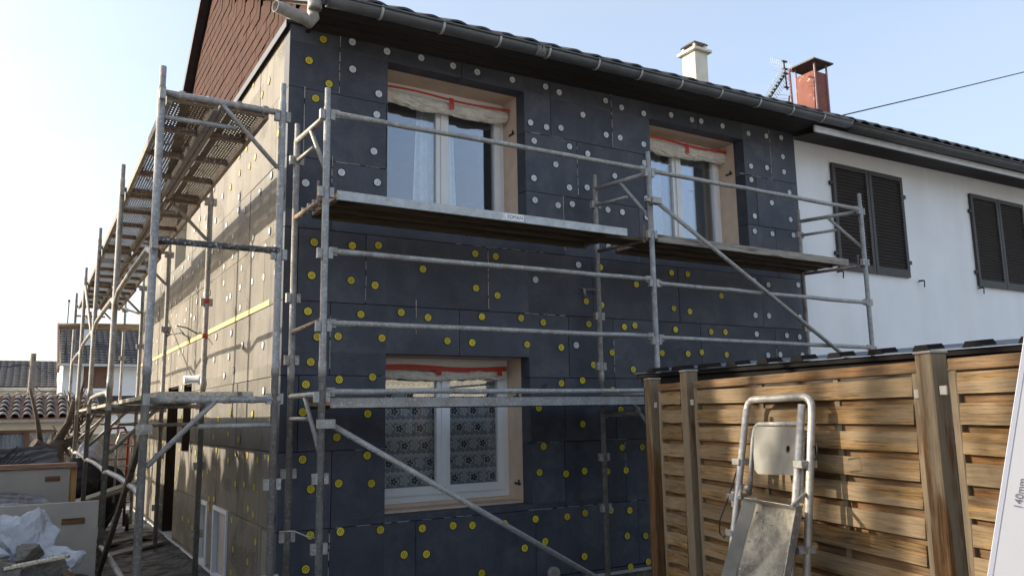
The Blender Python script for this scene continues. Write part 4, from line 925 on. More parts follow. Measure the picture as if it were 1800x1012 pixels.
for i in range(4):
    t = thing('timber_plank', 'pale timber planks lying edge-on at hand height on the left scaffold, %s bay' % nm[i], 'plank', (-.62, FY[i] + 1.3, 1.67), 'planks on the low level of the left scaffold')
    for (x0, x1) in ((-.95, -.70), (-.67, -.36)):
        m = MB(); m.bb((x0, FY[i] - .05 + .12, 1.667), (x1, FY[i + 1] + .05, 1.70)); m.build('plank', M['plank_pale'], t, bevel=.003)
m = MB(); m.bb((-.74, 3.0, 1.705), (-.40, 3.9, 1.725)); tag(m.build('loose_board', M['plank_pale']), 'short pale board lying loose on the left scaffold beside the white pipe', 'board')
m = MB(); m.path([(-1.27, 9.40, 3.125), (-.8, 9.40, 3.14), (.02, 9.39, 3.16)], .055, 10); tag(m.build('timber_pole', M['timber']), 'brown round timber lying across the far end of the left scaffold', 'timber pole')

# ================================================================== FENCE, SHED
DF = Vector((.2655, 1, 0)).normalized(); NF = Vector((DF.y, -DF.x, 0)); F0 = Vector((1.934, -2.033, 0))
def FW(t, w, z): p = F0 - DF * t - NF * w; return Vector((p.x, p.y, z))
RF = Matrix((-DF, NF, Vector((0, 0, 1)))).transposed()          # local x along the fence, y away from the viewer's side, z up
fence = thing('garden_fence', 'brown slatted wooden fence panels with square posts in front of the shed', 'fence', FW(1.3, 0, 0))
def fpiece(name, t0, t1, z0, z1, d0, d1, mat, bevel=.003, tilt=0.0, parent=None):
    m = MB(); m.box((0, 0, 0), (t1 - t0, d1 - d0, z1 - z0)); me, _ = m.mesh(name, M[mat], False, bevel)
    rot = RF @ Matrix.Rotation(tilt, 3, 'X')
    return inst(name, me, FW((t0 + t1) / 2, -(d0 + d1) / 2, (z0 + z1) / 2), parent or fence, rot)
FRONT_S = {}
def slat(t0, t1, z, d, hgt=.074, tilt=0.0):
    """one wavy-edged bowed board"""
    n = 10; m = MB(); L = t1 - t0; ph = random.uniform(0, 6)
    for i in range(n + 1):
        u = i / n; x = -L / 2 + L * u; bow = .004 * math.sin(u * math.pi * 2 + ph); zz = .003 * math.sin(u * 5 + ph)
        for (yy, h) in ((-.006, -hgt / 2), (-.006, hgt / 2), (.006, hgt / 2), (.006, -hgt / 2)): m.v.append(Vector((x, yy + bow, h + zz)))
    for i in range(n):
        for k in range(4):
            a = i * 4 + k; b = i * 4 + (k + 1) % 4; m.f.append([a, a + 4, b + 4, b]); m.sm.append(False); m.mi.append(0)
    m.f.append([0, 1, 2, 3]); m.sm.append(False); m.mi.append(0); e = n * 4; m.f.append([e + 3, e + 2, e + 1, e]); m.sm.append(False); m.mi.append(0)
    me, _ = m.mesh('slat', M['fence_grey'] if d < 0 else M['fence'], False)
    inst('slat', me, FW((t0 + t1) / 2, -d, z), fence, RF @ Matrix.Rotation(tilt, 3, 'X') @ Matrix.Rotation(random.uniform(-.004, .004), 3, 'Y'))
def panel(t0, t1, battens):
    fr = .036
    fpiece('rail', t0, t1, 1.655, 1.700, -.020, .022, 'fence', .004); fpiece('rail', t0, t1, .03, .075, -.020, .022, 'fence', .004)
    for a in (t0, t1 - fr): fpiece('stile', a, a + fr, .0755, 1.6545, -.020, .022, 'fence_v', .004)
    for b in battens: fpiece('batten', b - .017, b + .017, .076, 1.654, -.006, .010, 'fence_v', .002)
    z = 1.6545 - .052; k = 0
    while z > .10:
        slat(t0 + fr + .001, t1 - fr - .001, z + random.uniform(-.003, .003), -.016 if k % 2 == 0 else .012, .077 if k % 2 == 0 else .070, R(-4) if k % 2 == 0 else R(2))
        z -= .0535; k += 1
panel(.085, .435, []); panel(.555, 2.325, [1.233, 1.821]); panel(2.47, 4.2, [3.05, 3.64])
for (t0, t1, zt, d0, d1) in ((-.062, .020, 1.735, -.045, .035), (.440, .520, 1.760, -.045, .035), (2.345, 2.425, 1.725, -.05, .03), (4.24, 4.32, 1.72, -.045, .035)):
    p = fpiece('post', t0, t1, -.1, zt, d0, d1, 'fence_v', .005)
    fpiece('post_cap', t0 - .003, t1 + .003, zt + .0005, zt + .010, d0 - .003, d1 + .003, 'bracket_dull', .002, parent=p)
for (tc, z) in ((.062, 1.565), (.435, 1.575), (.548, 1.575), (2.325, 1.575), (2.452, 1.585)):
    fpiece('bracket', tc - .017, tc + .017, z - .017, z + .017, -.032, -.0215, 'bracket_dull', .002)
shed = thing('garden_shed', 'low dark shed with ribbed metal sheet roof behind the wooden fence', 'shed', (3.4, -3.5, 0))
SX, SY0, SY1, SZ = 2.14, -1.62, -6.2, 1.80
m = MB(); m.bb((SX + .05, SY1, 0), (SX + 2.6, SY0 - .04, 1.70)); m.build('wall', M['shed_wood'], shed)
for i in range(12):
    m = MB(); z = .08 + i * .135; m.bb((SX + .035, SY0 - .0395, z), (SX + 2.6, SY0 - .02, z + .13)); m.build('board', M['shed_wood'], shed)
m = MB(); m.bb((SX + .015, SY1, 1.705), (SX + .0495, SY0 - .02, 1.785)); m.build('fascia_board', M['cap_dark'], shed)
PIT = .25; prof = []
yv = SY0 + .0
k = 0; m = MB(); prof = []
y = SY0 + .02
while y > SY1:
    prof += [(y, 0), (y - .165, 0), (y - .180, .018), (y - .232, .018)]; y -= PIT
b = 0
for (x, dz) in ((SX - .03, 0), (SX + 2.7, .205)):
    for (yv, h) in prof: m.v.append(Vector((x, yv, SZ + h + dz)))
np_ = len(prof)
for i in range(np_ - 1): m.f.append([i, i + 1, np_ + i + 1, np_ + i]); m.sm.append(False); m.mi.append(0)
so = m.build('roof_sheet', M['sheet'], shed); md = so.modifiers.new('thick', 'SOLIDIFY'); md.thickness = .006
y = SY0 + .02
while y > SY1 + .3:
    m = MB(); yc = y - .206
    m.add([(SX - .034, yc - .046, SZ - .004), (SX - .034, yc + .046, SZ - .004), (SX - .034, yc + .030, SZ + .024), (SX - .034, yc - .030, SZ + .024), (SX + .10, yc - .046, SZ + .010), (SX + .10, yc + .046, SZ + .010), (SX + .10, yc + .030, SZ + .036), (SX + .10, yc - .030, SZ + .036)],
          [(0, 3, 2, 1), (4, 5, 6, 7), (0, 1, 5, 4), (2, 3, 7, 6), (1, 2, 6, 5), (0, 4, 7, 3)]); m.build('rib_closer', M['cap_dark'], shed); y -= PIT
m = MB(); m.bb((SX - .01, SY1, SZ - .035), (SX + .04, SY0, SZ - .0085)); m.build('eaves_batten', M['cap_dark'], shed)

# ================================================================== FOLDED STEP FRAME LEANING ON THE FENCE
sp = thing('folding_step_frame', 'folded tubular aluminium step frame with mortar-crusted tray leaning on the wooden fence', 'step ladder', FW(1.5, .3, 0))
lw = lambda z: .10 + .16 * (1.60 - z)
def LW_(t, z, o=0): return FW(t, lw(z) + o, z)
def arch(tl0, zl0, tlt, trt, tr0, zt, r, o=0, mat='alu', name='tube_leg', c=.055):
    m = MB(); pts = [LW_(tl0, zl0, o), LW_(tlt - .005, zt - c * 1.6, o)]
    for k in range(1, 6): a = math.pi - k * math.pi / 12; pts.append(LW_(tlt + c + c * math.cos(a), zt - c + c * math.sin(a), o))
    pts.append(LW_(tlt + c, zt, o)); pts.append(LW_(trt - c, zt + .004, o))
    for k in range(1, 6): a = math.pi / 2 - k * math.pi / 12; pts.append(LW_(trt - c + c * math.cos(a), zt - c + c * math.sin(a), o))
    pts += [LW_(trt + .003, zt - c * 1.6, o), LW_(tr0, zl0, o)]
    m.path(pts, r, 12); return m.build(name, M[mat], sp)
arch(1.195, .0, 1.262, 1.785, 1.86, 1.575, .0175)
for (t0, z0, t1, z1) in ((1.298, 1.53, 1.262, .02), (1.745, 1.545, 1.775, .02)):
    m = MB(); m.path([LW_(t0, z0, .025), LW_(t1, z1, .05)], .0165, 10); m.build('tube_leg', M['alu'], sp)
for (t, z) in ((1.275, 1.27), (1.775, 1.285), (1.265, .93), (1.80, .93), (1.25, 1.10)):
    m = MB(); m.box((0, 0, 0), (.062, .085, .032)); me, _ = m.mesh('clamp', M['galv_rust'], True, .003); inst('clamp', me, LW_(t, z, .01), sp, RF)
m = MB(); m.path([LW_(1.275, 1.26, .03), LW_(1.24, 1.10, .05), LW_(1.205, .98, .07), LW_(1.20, .92, .06), LW_(1.225, .90, .05), LW_(1.25, .95, .04)], .004, 6); m.path([LW_(1.84, 1.36, .02), LW_(1.90, 1.38, .05), LW_(1.91, 1.33, .05), LW_(1.85, 1.31, .02)], .0035, 6); m.each('bungee_cord', M['wire'], sp)
m = MB(); m.box((0, 0, 0), (.030, .002, .075)); me, _ = m.mesh('sticker', M['white_paint'], True); inst('sticker', me, LW_(1.232, 1.085, .020), sp, RF)
m = MB(); m.path([(0, -.0002, 0), (0, -.0016, 0)], .011, 14); me, _ = m.mesh('sticker_mark', M['print'], False); inst('sticker_mark', me, LW_(1.232, 1.10, .0215), sp, RF)
# little back plate on its own bent tube
arch(1.36, 1.12, 1.360, 1.745, 1.765, 1.455, .011, .01, 'galv', 'seat_tube', .045)
m = MB()
out = [(1.385, 1.43), (1.405, 1.445), (1.74, 1.445), (1.755, 1.425), (1.755, 1.235), (1.445, 1.222), (1.415, 1.24), (1.395, 1.31)]
hc, hr = (1.668, 1.345), .0165
nh = 16; hp = [(hc[0] + hr * math.cos(2 * math.pi * k / nh), hc[1] + hr * math.sin(2 * math.pi * k / nh)) for k in range(nh)]
for o_, flip in ((.028, 0), (.022, 1)):
    bm_ = []
    O = [LW_(t, z, o_) for t, z in out]; H = [LW_(t, z, o_) for t, z in hp]
    # ring of quads between the outline resampled by angle and the hole
    no = len(out); ang = lambda p: math.atan2(p[1] - hc[1], p[0] - hc[0])
    res = []
    for k in range(nh):
        a = 2 * math.pi * k / nh; best = None
        for i in range(no):
            p, q = out[i], out[(i + 1) % no]; dx, dy = q[0] - p[0], q[1] - p[1]; ca, sa = math.cos(a), math.sin(a); den = ca * dy - sa * dx
            if abs(den) < 1e-9: continue
            s_ = ((p[0] - hc[0]) * dy - (p[1] - hc[1]) * dx) / den; u_ = ((p[0] - hc[0]) * sa - (p[1] - hc[1]) * ca) / den
            if s_ > 0 and -1e-6 <= u_ <= 1 + 1e-6: best = (hc[0] + s_ * ca, hc[1] + s_ * sa)
        res.append(best)
    # add corner points too, fan them in
    for k in range(nh):
        k2 = (k + 1) % nh; A, B = res[k], res[k2]; poly = [A]
        for c in out:
            da = (ang(c) - 2 * math.pi * k / nh) % (2 * math.pi)
            if 1e-6 < da < 2 * math.pi / nh - 1e-6: poly.append(c)
        poly = [poly[0]] + sorted(poly[1:], key=lambda c: (ang(c) - 2 * math.pi * k / nh) % (2 * math.pi)) + [B]
        vs = [LW_(p[0], p[1], o_) for p in poly] + [LW_(hp[k2][0], hp[k2][1], o_), LW_(hp[k][0], hp[k][1], o_)]
        f = tuple(range(len(vs))); m.add(vs, [f if flip else tuple(reversed(f))])
for loop in (out, hp):
    for i in range(len(loop)):
        p, q = loop[i], loop[(i + 1) % len(loop)]; m.add([LW_(p[0], p[1], .028), LW_(q[0], q[1], .028), LW_(q[0], q[1], .022), LW_(p[0], p[1], .022)], [(0, 1, 2, 3)])
m.build('back_plate', M['alu_sheet'], sp)
# tray: flat floor with turned-up sides, hanging forward
T = lambda u, v, h: FW(1.475 + .40 * u + (u - .5) * .085 * (1 - v), .235 + (1 - v) * .18 + h, .62 + .50 * v)
m = MB(); m.grid(lambda u, v: T(.07 + .86 * u, .02 + .93 * v, .0 + .003 * math.sin(u * 13) * math.sin(v * 19)), 16, 22); fo_ = m.build('tray_floor', M['pan'], sp); md = fo_.modifiers.new('thick', 'SOLIDIFY'); md.thickness = .003; md.offset = 0
for nm_, a, b in (('tray_side', 0, .075), ('tray_side', 1, .925)):
    m = MB(); m.grid(lambda u, v: T(b + (a - b) * u, v, .002 + .055 * u), 3, 8, False); o = m.build(nm_, M['alu_sheet'] if a == 0 else M['galv'], sp); md = o.modifiers.new('thick', 'SOLIDIFY'); md.thickness = .003; md.offset = 0
m = MB(); m.grid(lambda u, v: T(.105 * (1 - v) + (1 - .21 * (1 - v)) * u - .0 * v + (.0), .95 + .05 * v, .002 + .055 * v) if True else None, 6, 2, False); o = m.build('tray_back', M['galv_rust'], sp); md = o.modifiers.new('thick', 'SOLIDIFY'); md.thickness = .003; md.offset = 0
m = MB()
rr_ = random.Random(4)
for k in range(45):
    u, v = rr_.uniform(.12, .50), rr_.uniform(.15, .93); c = T(u, v, .004); s = rr_.uniform(.002, .006)
    m.box(c, (s * 2, s * 2, s * .7), Matrix.Rotation(rr_.uniform(0, 3), 3, 'Z') @ Matrix.Rotation(rr_.uniform(0, 3), 3, 'X'))
m.build('mortar_crumbs', M['filler'], sp, kind='stuff')
m = MB(); m.path([LW_(1.36, 1.12, .01), LW_(1.385, 1.16, .05)], .010, 8); m.path([T(0, 1, .08), LW_(1.30, 1.16, .02)], .009, 6); m.path([T(1, 1, .08), LW_(1.80, 1.16, .02)], .009, 6); m.each('hinge_arm', M['galv_rust'], sp)

# white 140 mm profile held up near the viewer at the right edge
P0, P1 = Vector((-.254, -5.452, 1.639)), Vector((-.280, -5.365, 1.252))
up_ = (P0 - P1).normalized(); SIDE = Vector((.857, -.515, -.017)); rt_ = (SIDE - up_ * SIDE.dot(up_)).normalized(); rt_ = Matrix.Rotation(R(-22), 3, up_) @ rt_; nn = rt_.cross(up_)      # nn faces the viewer
Q1 = P1 - up_ * 1.27
ps = thing('plastic_profile', 'white plastic profile marked 140mm with woven mesh edge, upright at the right edge', 'profile', Q1)
RP = Matrix((rt_, up_, nn)).transposed()
Lp = (P0 - Q1).length + .35
m = MB(); m.box((0, 0, 0), (.064, Lp, .003)); me, _ = m.mesh('profile_web', M['white_strip'], True, .0006); pw = inst('profile_web', me, Q1 + up_ * (Lp / 2) + rt_ * .040, ps, RP)
m = MB(); m.box((0, 0, 0), (.0068, Lp, .004)); me, _ = m.mesh('mesh_edge', M['strip_edge'], True, 0); inst('mesh_edge', me, Q1 + up_ * (Lp / 2) + rt_ * .0040, ps, RP); inst('mesh_edge', me, Q1 + up_ * (Lp / 2) + rt_ * .0760, ps, RP)
RT = Matrix((up_, -rt_, nn)).transposed()
pc = Vector((-.245, -5.411, 1.386)); pc = P0 + up_ * ((pc - P0).dot(up_)) + rt_ * ((pc - P0).dot(rt_)) + nn * .0022
text('printed_mark', '140mm', M['print'], ps, pc, .0165, RT, .0001)

# ================================================================== LEFT FOREGROUND CLUTTER
def wall_panel(x0, x1, y, th, z1, label, slots, cop):
    t = thing('low_panel', label, 'low wall', ((x0 + x1) / 2, y, 0))
    m = MB(); m.bb((x0, y, 0), (x1, y + th, z1)); m.build('panel_sheet', M['panel'], t, bevel=.004)
    for (a, b, z) in slots: m = MB(); m.bb((a, y - .006, z - .022), (b, y - .0005, z + .022)); m.build('slot_insert', M['slot'], t)
    if cop: m = MB(); m.bb((x0, y - .02, z1 + .0005), (x1 + .05, y + th + .02, z1 + .045)); m.build('coping', M['coping'], t, bevel=.004); m = MB(); m.bb((x1 + .001, y + .02, 0), (x1 + .055, y + th, z1)); m.build('end_board', M['orange'], t)
    return t
wall_panel(-4.5, -1.115, .90, .035, .925, 'pale grey panel with brown slots nearest the viewer, behind the white sacks', [(-1.36, -1.205, .785), (-2.2, -1.71, .795)], False)
wall_panel(-4.5, -1.255, 2.40, .12, 1.105, 'pale grey panel with red-brown coping and orange end, behind the nearer panel', [(-1.455, -1.335, 1.045 - .03), (-1.75, -1.60, .80)], True)
m = MB()
for k in range(9): m.box((-1.105, .915, .62 - k * .055), (.012, .03, .028))
tag(m.build('notched_strip', M['iron']), 'black notched strip standing at the right end of the near pale panel', 'notched strip')
def lump(c, d, seed, n=14, rough=.25, flat=0.0, mat='sack', name='white_sack'):
    """slack plastic bag: a ball cut by many planes so that it folds along creases, then pulled about by noise"""
    rs_ = random.Random(seed); bm = bmesh.new(); bmesh.ops.create_icosphere(bm, subdivisions=5, radius=1)
    pn = [(Vector((rs_.gauss(0, 1), rs_.gauss(0, 1), rs_.gauss(0, 1))).normalized(), rs_.uniform(.60, .92)) for _ in range(20)]
    m = MB(); off = Vector((seed * 1.7, seed * .9, 3))
    for v in bm.verts:
        p = v.co.copy()
        for nrm, k in pn:
            t_ = p.dot(nrm)
            if t_ > k: p -= nrm * (t_ - k) * .92
        q = p * (1 + rough * .9 * mnoise.noise(p * 1.6 + off) - rough * .40 * abs(mnoise.noise(p * 3.0 + off)) - rough * .13 * abs(mnoise.noise(p * 9.5 + off)))
        m.v.append(Vector((c[0] + d[0] * q.x, c[1] + d[1] * q.y, c[2] + d[2] * max(q.z, -1 + flat))))
    bm.verts.index_update()
    for f in bm.faces: m.f.append([v.index for v in f.verts]); m.sm.append(False); m.mi.append(0)
    bm.free(); return m
def crumple(corners, seed, amp, n=18, thick=.004):
    rs_ = random.Random(seed); A, B, C_, D = [Vector(q) for q in corners]; ph = [rs_.uniform(0, 6) for _ in range(8)]
    nrm = (B - A).cross(D - A).normalized()
    def fn(u, v):
        p = (A * (1 - u) + B * u) * (1 - v) + (D * (1 - u) + C_ * u) * v
        h = math.sin(u * 9 + 4 * v + ph[0]) + .8 * abs(math.sin(u * 5 - v * 11 + ph[1])) + .5 * abs(math.sin(u * 17 + v * 7 + ph[2])) + .4 * math.sin(v * 21 - u * 6 + ph[3])
        e = math.sin(math.pi * min(1, max(0, u))) ** .3
        return p + nrm * amp * h + Vector((math.sin(v * 13 + ph[4]), 0, math.sin(u * 11 + ph[5]))) * amp * .5
    m = MB(); m.grid(fn, n, n, False); return m
sk = lump((-1.58, .45, .735), (.20, .14, .26), 3, 16, .42); 
tag(sk.build('plastic_sack', M['sack']), 'crumpled white plastic sack propped tall against the near grey panel', 'sack')
sk = lump((-1.39, .32, .57), (.17, .14, .15), 8, 16, .40); tag(sk.build('plastic_sack', M['sack']), 'white plastic sack lying low to the right of the tall one', 'sack')
sk = lump((-1.80, .28, .65), (.16, .10, .10), 15, 12, .34); tag(sk.build('plastic_sack', M['sack']), 'white plastic sack half hidden at the left edge behind the rubble', 'sack')
sk = lump((-1.40, .05, .47), (.06, .06, .05), 21, 12, .3); tag(sk.build('plastic_sack', M['sack']), 'small white plastic bundle at the bottom beside the leaning lath', 'sack')
sk = lump((-1.30, .35, .42), (.13, .12, .10), 31, 12, .3, mat='tarp'); tag(sk.build('bin_bag', M['tarp']), 'black bin bag at the bottom right of the white sacks', 'bag')
hp_ = lump((-2.1, -.05, .22), (.72, .40, .30), 41, 14, .3, .6); tag(hp_.build('rubble_heap', M['stone']), 'grey rubble heap under the broken concrete pieces at the lower left', 'rubble heap')
def rock(c, d, seed, label, mat='stone'):
    rs_ = random.Random(seed); bm = bmesh.new(); bmesh.ops.create_icosphere(bm, subdivisions=4, radius=1.25)
    pl_n = [(Vector((rs_.gauss(0, 1), rs_.gauss(0, 1), rs_.gauss(0, .8))).normalized(), rs_.uniform(.55, .95)) for _ in range(13)]
    off = Vector((seed, seed * 2, 0))
    for v in bm.verts:
        p = v.co.copy()
        for nrm, k in pl_n:
            t_ = p.dot(nrm)
            if t_ > k: p -= nrm * (t_ - k)
        p *= 1 + .10 * mnoise.noise(p * 3 + off) + .07 * mnoise.noise(p * 8 + off) + .04 * mnoise.noise(p * 18 + off)
        v.co = Vector((p.x * d[0], p.y * d[1], p.z * d[2]))
    me = bpy.data.meshes.new('concrete_lump'); bm.to_mesh(me); bm.free(); me.materials.append(M[mat])
    return tag(inst('concrete_lump', me, c), label, 'rubble')
rock((-1.56, .06, .70), (.10, .08, .065), 5, 'rounded grey concrete lump lying on top of the rubble')
rock((-1.47, .0, .61), (.15, .09, .075), 9, 'long broken concrete piece beneath the rounded lump')
rock((-1.72, -.08, .57), (.19, .12, .10), 13, 'large broken concrete slab at the lower left edge')
rock((-1.60, -.25, .50), (.17, .12, .09), 17, 'dusty concrete chunk at the bottom left of the rubble')
m = MB(); m.box((-1.58, .02, .615), (.24, .12, .016), Matrix.Rotation(R(-14), 3, 'Y') @ Matrix.Rotation(R(18), 3, 'Z')); tag(m.build('cut_board', M['board_pink'], bevel=.003), 'pinkish offcut of board under the rounded concrete lump', 'board')
m = MB(); m.bar((-1.50, .12, .60), (-1.05, -.05, .38), .025, .020); tag(m.build('wood_lath', M['timber']), 'thin wooden lath leaning down to the right at the bottom left', 'lath')
cr = crumple([(-2.3, 1.15, .86), (-1.35, 1.2, .86), (-1.5, 1.9, .90), (-2.3, 1.9, 1.05)], 3, .012); tag(cr.build('plastic_sheet', M['tarp']), 'black plastic sheet lying between the two pale panels', 'sheet')
cr = crumple([(-2.6, 3.0, 1.10), (-1.33, 3.1, 1.10), (-1.35, 3.9, 1.22), (-2.6, 3.9, 1.30)], 9, .02); tag(cr.build('plastic_sheet', M['navy']), 'dark navy sheet over a stack behind the coped panel', 'sheet')
m = MB(); m.bb((-2.6, 3.2, 0), (-1.40, 3.85, 1.08)); 
for k in range(9): m.bar((-1.90 + k * .03, 3.05 - .001 * k, 1.12), (-1.78 + k * .03, 3.05 - .001 * k, 1.30 - abs(k - 3) * .03), .012, .008)
tag(m.build('covered_stack', M['navy']), 'dark stack of material under the navy sheet behind the coped panel', 'stack')
rb = random.Random(77)
for k, lab in enumerate(('short offcut of grey plank lying on the rubble at the lower left edge', 'split brown board end resting against the small white bundle', 'narrow pale batten lying across the rubble beside the long concrete piece')):
    x, y, z, a = [(-1.78, .10, .66, .3), (-1.30, .12, .50, -.8), (-1.52, -.12, .66, .12)][k]
    m = MB(); m.box((x, y, z), ([.22, .26, .36][k], .06, .018), Matrix.Rotation(a, 3, 'Z') @ Matrix.Rotation([.12, .45, -.10][k], 3, 'Y')); tag(m.build('timber_offcut', M[['timber', 'slot', 'plank_pale'][k]], bevel=.002), lab, 'offcut')
# crumpled ground sheet beside the wall
gs = MB()
def gsf(u, v):
    x, y = -1.55 + 1.53 * u, -.9 + 10.0 * v
    h = .022 * abs(math.sin(y * 7.3 + 2.2 * math.sin(x * 3))) + .018 * abs(math.sin(y * 13 - x * 4 + 1 + 1.5 * math.sin(x * 5))) + .008 * math.sin(x * 17 + y * 5) + .010 * abs(math.sin(y * 21 + x * 9))
    return (x, y, .014 + h)
gs.grid(gsf, 26, 210, False); tag(gs.build('ground_sheet', M['tarp']), 'wrinkled black polythene sheet spread on the ground along the side wall', 'sheet')
for k, (x0, y0, x1, y1, z) in enumerate(((-1.1, 3.6, -.15, 4.6, .06), (-1.15, 4.4, -.2, 5.2, .08))):
    m = MB(); m.bar((x0, y0, z), (x1, y1, z + .02), .16, .03); tag(m.build('wood_board', M['deck_woodedge'], bevel=.003), ['grey board lying on the black ground sheet, nearer one', 'grey board lying on the ground sheet, farther one under the bags'][k], 'board')
m = MB(); m.bar((-1.25, 4.6, .55), (-.35, 5.1, .78), .18, .03); m.bar((-1.25, 4.9, .50), (-.35, 5.4, .70), .18, .03); tag(m.build('board_stack', M['deck_woodedge'], bevel=.003), 'slanting grey boards stacked under the bags beyond the panels', 'boards')
sk = lump((-.86, 6.0, 1.06), (.20, .2, .26), 51, 16, .3); tag(sk.build('rubble_sack', M['sack']), 'bulging white rubble sack beyond the panels on the left', 'sack')
sk = lump((-.98, 5.6, .78), (.27, .25, .30), 57, 14, .25); tag(sk.build('bin_bag', M['navy']), 'dark blue-black bag slumped in front of the bulging white sack', 'bag')
sk = lump((-.75, 6.4, .5), (.45, .35, .55), 58, 14, .2); tag(sk.build('bin_bag', M['navy']), 'large black bag at the bottom of the bag pile', 'bag')
tr = thing('sack_truck', 'red tubular sack truck standing by the far end of the side wall', 'sack truck', (-.52, 6.3, 0))
m = MB(); m.path([(-.68, 6.3, .1), (-.66, 6.3, 1.30), (-.62, 6.3, 1.42), (-.46, 6.3, 1.43), (-.40, 6.3, 1.32), (-.40, 6.3, .1)], .018, 8)
for z in (.4, .7, 1.0, 1.2): m.path([(-.67, 6.3, z), (-.40, 6.3, z)], .012, 6)
m.each('tube_frame', M['red_paint'], tr)
for x in (-.72, -.36):
    m = MB(); m.path([(x - .02, 6.36, .13), (x + .02, 6.36, .13)], .13, 18); m.build('wheel', M['iron'], tr)
m = MB(); m.bb((-.68, 6.05, .03), (-.40, 6.29, .045)); m.build('toe_plate', M['red_paint'], tr)
hd = MB(); hd.path([(-.62, 5.4, .5), (-.62, 5.4, 1.25), (-.58, 5.4, 1.38), (-.46, 5.4, 1.38), (-.42, 5.4, 1.25), (-.42, 5.4, .5)], .014, 8)
for z in (.7, .95, 1.2): hd.path([(-.62, 5.4, z), (-.42, 5.4, z)], .010, 6)
tag(hd.build('tube_trestle', M['alu']), 'pale metal tube trestle in front of the red sack truck', 'trestle')

# ================================================================== BEYOND THE SITE, LEFT
ob = thing('outbuilding', 'low outbuilding with lichened clay barrel tiles and brown curtained windows', 'outbuilding', (-2.5, 15, 0))
OY = 14.0; OX0, OX1 = -6.0, -.15; OE, OR = 1.60, 2.18
m = cells(MB(), 'x', OX0, OX1, 0, OE - .04, [(-2.15, -1.05, .62, 1.36), (-4.4, -3.2, .62, 1.36)], OY + .25, OY + .5); m.build('wall', M['cream_wall'], ob)
m = MB(); m.bb((OX0, OY + .6, 0), (OX1, OY + 5, OE - .02)); m.build('rear_wall', M['room'], ob)
for (a, b) in ((-2.15, -1.05), (-4.4, -3.2)):
    n = 2; holes = [(a + .06, (a + b) / 2 - .05, .68, 1.30), ((a + b) / 2 + .05, b - .06, .68, 1.30)]
    w = cells(MB(), 'x', a + .002, b - .002, .622, 1.358, holes, OY + .28, OY + .34).build('window', M['brown_wood'], ob)
    m = MB(); m.bb((a + .06, OY + .31, .68), (b - .06, OY + .315, 1.30)); m.build('glass_pane', M['glass'], w)
    m = MB()
    for (h0, h1, _, _) in holes: m.grid(lambda u, v: (h0 + (h1 - h0) * u, OY + .42 + .012 * math.sin(u * 40), .66 + .66 * v), 30, 1)
    m.build('curtain', M['curtain'], w)
m = MB(); m.sweep([(-.05, 0), (-.04, -.05), (0, -.065), (.04, -.05), (.05, 0)], lambda i: ((OX0 + (OX1 - OX0) * i, OY - .02, OE - .03), (0, 1, 0), (0, 0, 1)), 2); m.build('gutter', M['bracket'], ob)
rs_l = math.hypot(3.0, OR - OE); RN = 6
m = MB(); m.add([(OX0, OY - .05, OE), (OX1, OY - .05, OE), (OX1, OY + 2.9, OR), (OX0, OY + 2.9, OR), (OX0, OY - .05, OE - .03), (OX1, OY - .05, OE - .03), (OX1, OY + 2.9, OR - .03), (OX0, OY + 2.9, OR - .03)], [(0, 1, 2, 3), (4, 7, 6, 5), (0, 4, 5, 1), (2, 6, 7, 3), (1, 5, 6, 2), (0, 3, 7, 4)]); orf = m.build('roof', M['clay_under'], ob)
m = MB(); sl_ = (OR - OE) / 2.95; LT = 3.0 / RN
for j in range(2):
    y_ = (0, LT * 1.02)[j]; r_ = (.095, .070)[j]
    for k in range(9): a = math.pi * k / 8; m.v.append(Vector((r_ * math.cos(a), y_, r_ * .95 * math.sin(a) + y_ * sl_ + (.02 if j == 0 else -.006))))
for k in range(8): m.f.append([k, k + 1, 10 + k, 9 + k]); m.sm.append(True); m.mi.append(0)
for j in range(2):
    r_ = (.078, .055)[j]; y_ = (0, LT * 1.02)[j]
    for k in range(9): a = math.pi * k / 8; m.v.append(Vector((r_ * math.cos(a), y_, r_ * .95 * math.sin(a) + y_ * sl_ + (.02 if j == 0 else -.006))))
for k in range(8): m.f.append([k, 18 + k, 19 + k, k + 1]); m.sm.append(False); m.mi.append(0)
cme, _ = m.mesh('clay_tile', M['clay'], False)
x = OX1 - .12
while x > -2.9:
    for j in range(RN): inst('clay_tile', cme, (x + random.uniform(-.01, .01), OY - .10 + j * LT * .985, OE + .004 + j * LT * .985 * sl_), orf, Matrix.Rotation(random.uniform(-.03, .03), 3, 'Z'))
    x -= .225
# pruned stump with cut limbs
tr = thing('pruned_tree', 'hard-pruned bare tree stump with cut limbs before the outbuilding', 'tree', (-1.25, 8.0, 0))
m = MB(); m.path([(-1.20, 8.0, 0), (-1.18, 8.0, .6), (-1.25, 8.0, 1.0), (-1.22, 8.02, 1.25)], [.16, .13, .15, .12], 10); m.build('trunk', M['bark'], tr)
for pts, r in (([(-1.25, 8, 1.0), (-1.42, 7.95, 1.15), (-1.52, 7.9, 1.22)], [.12, .09, .075]), ([(-1.42, 7.95, 1.18), (-1.50, 7.95, 1.60), (-1.62, 7.95, 2.02)], [.04, .028, .02]), ([(-1.22, 8, 1.2), (-1.08, 8.05, 1.5), (-1.02, 8.05, 1.85)], [.08, .05, .035]),
               ([(-1.15, 8, 1.15), (-1.0, 8.1, 1.25), (-.92, 8.1, 1.35)], [.08, .06, .05]), ([(-1.05, 8.05, 1.6), (-.93, 8.05, 1.95), (-.90, 8.05, 2.15)], [.03, .022, .018])):
    m = MB(); m.path(pts, r, 8); m.build('limb', M['bark'], tr)
m = MB(); rb = random.Random(5)
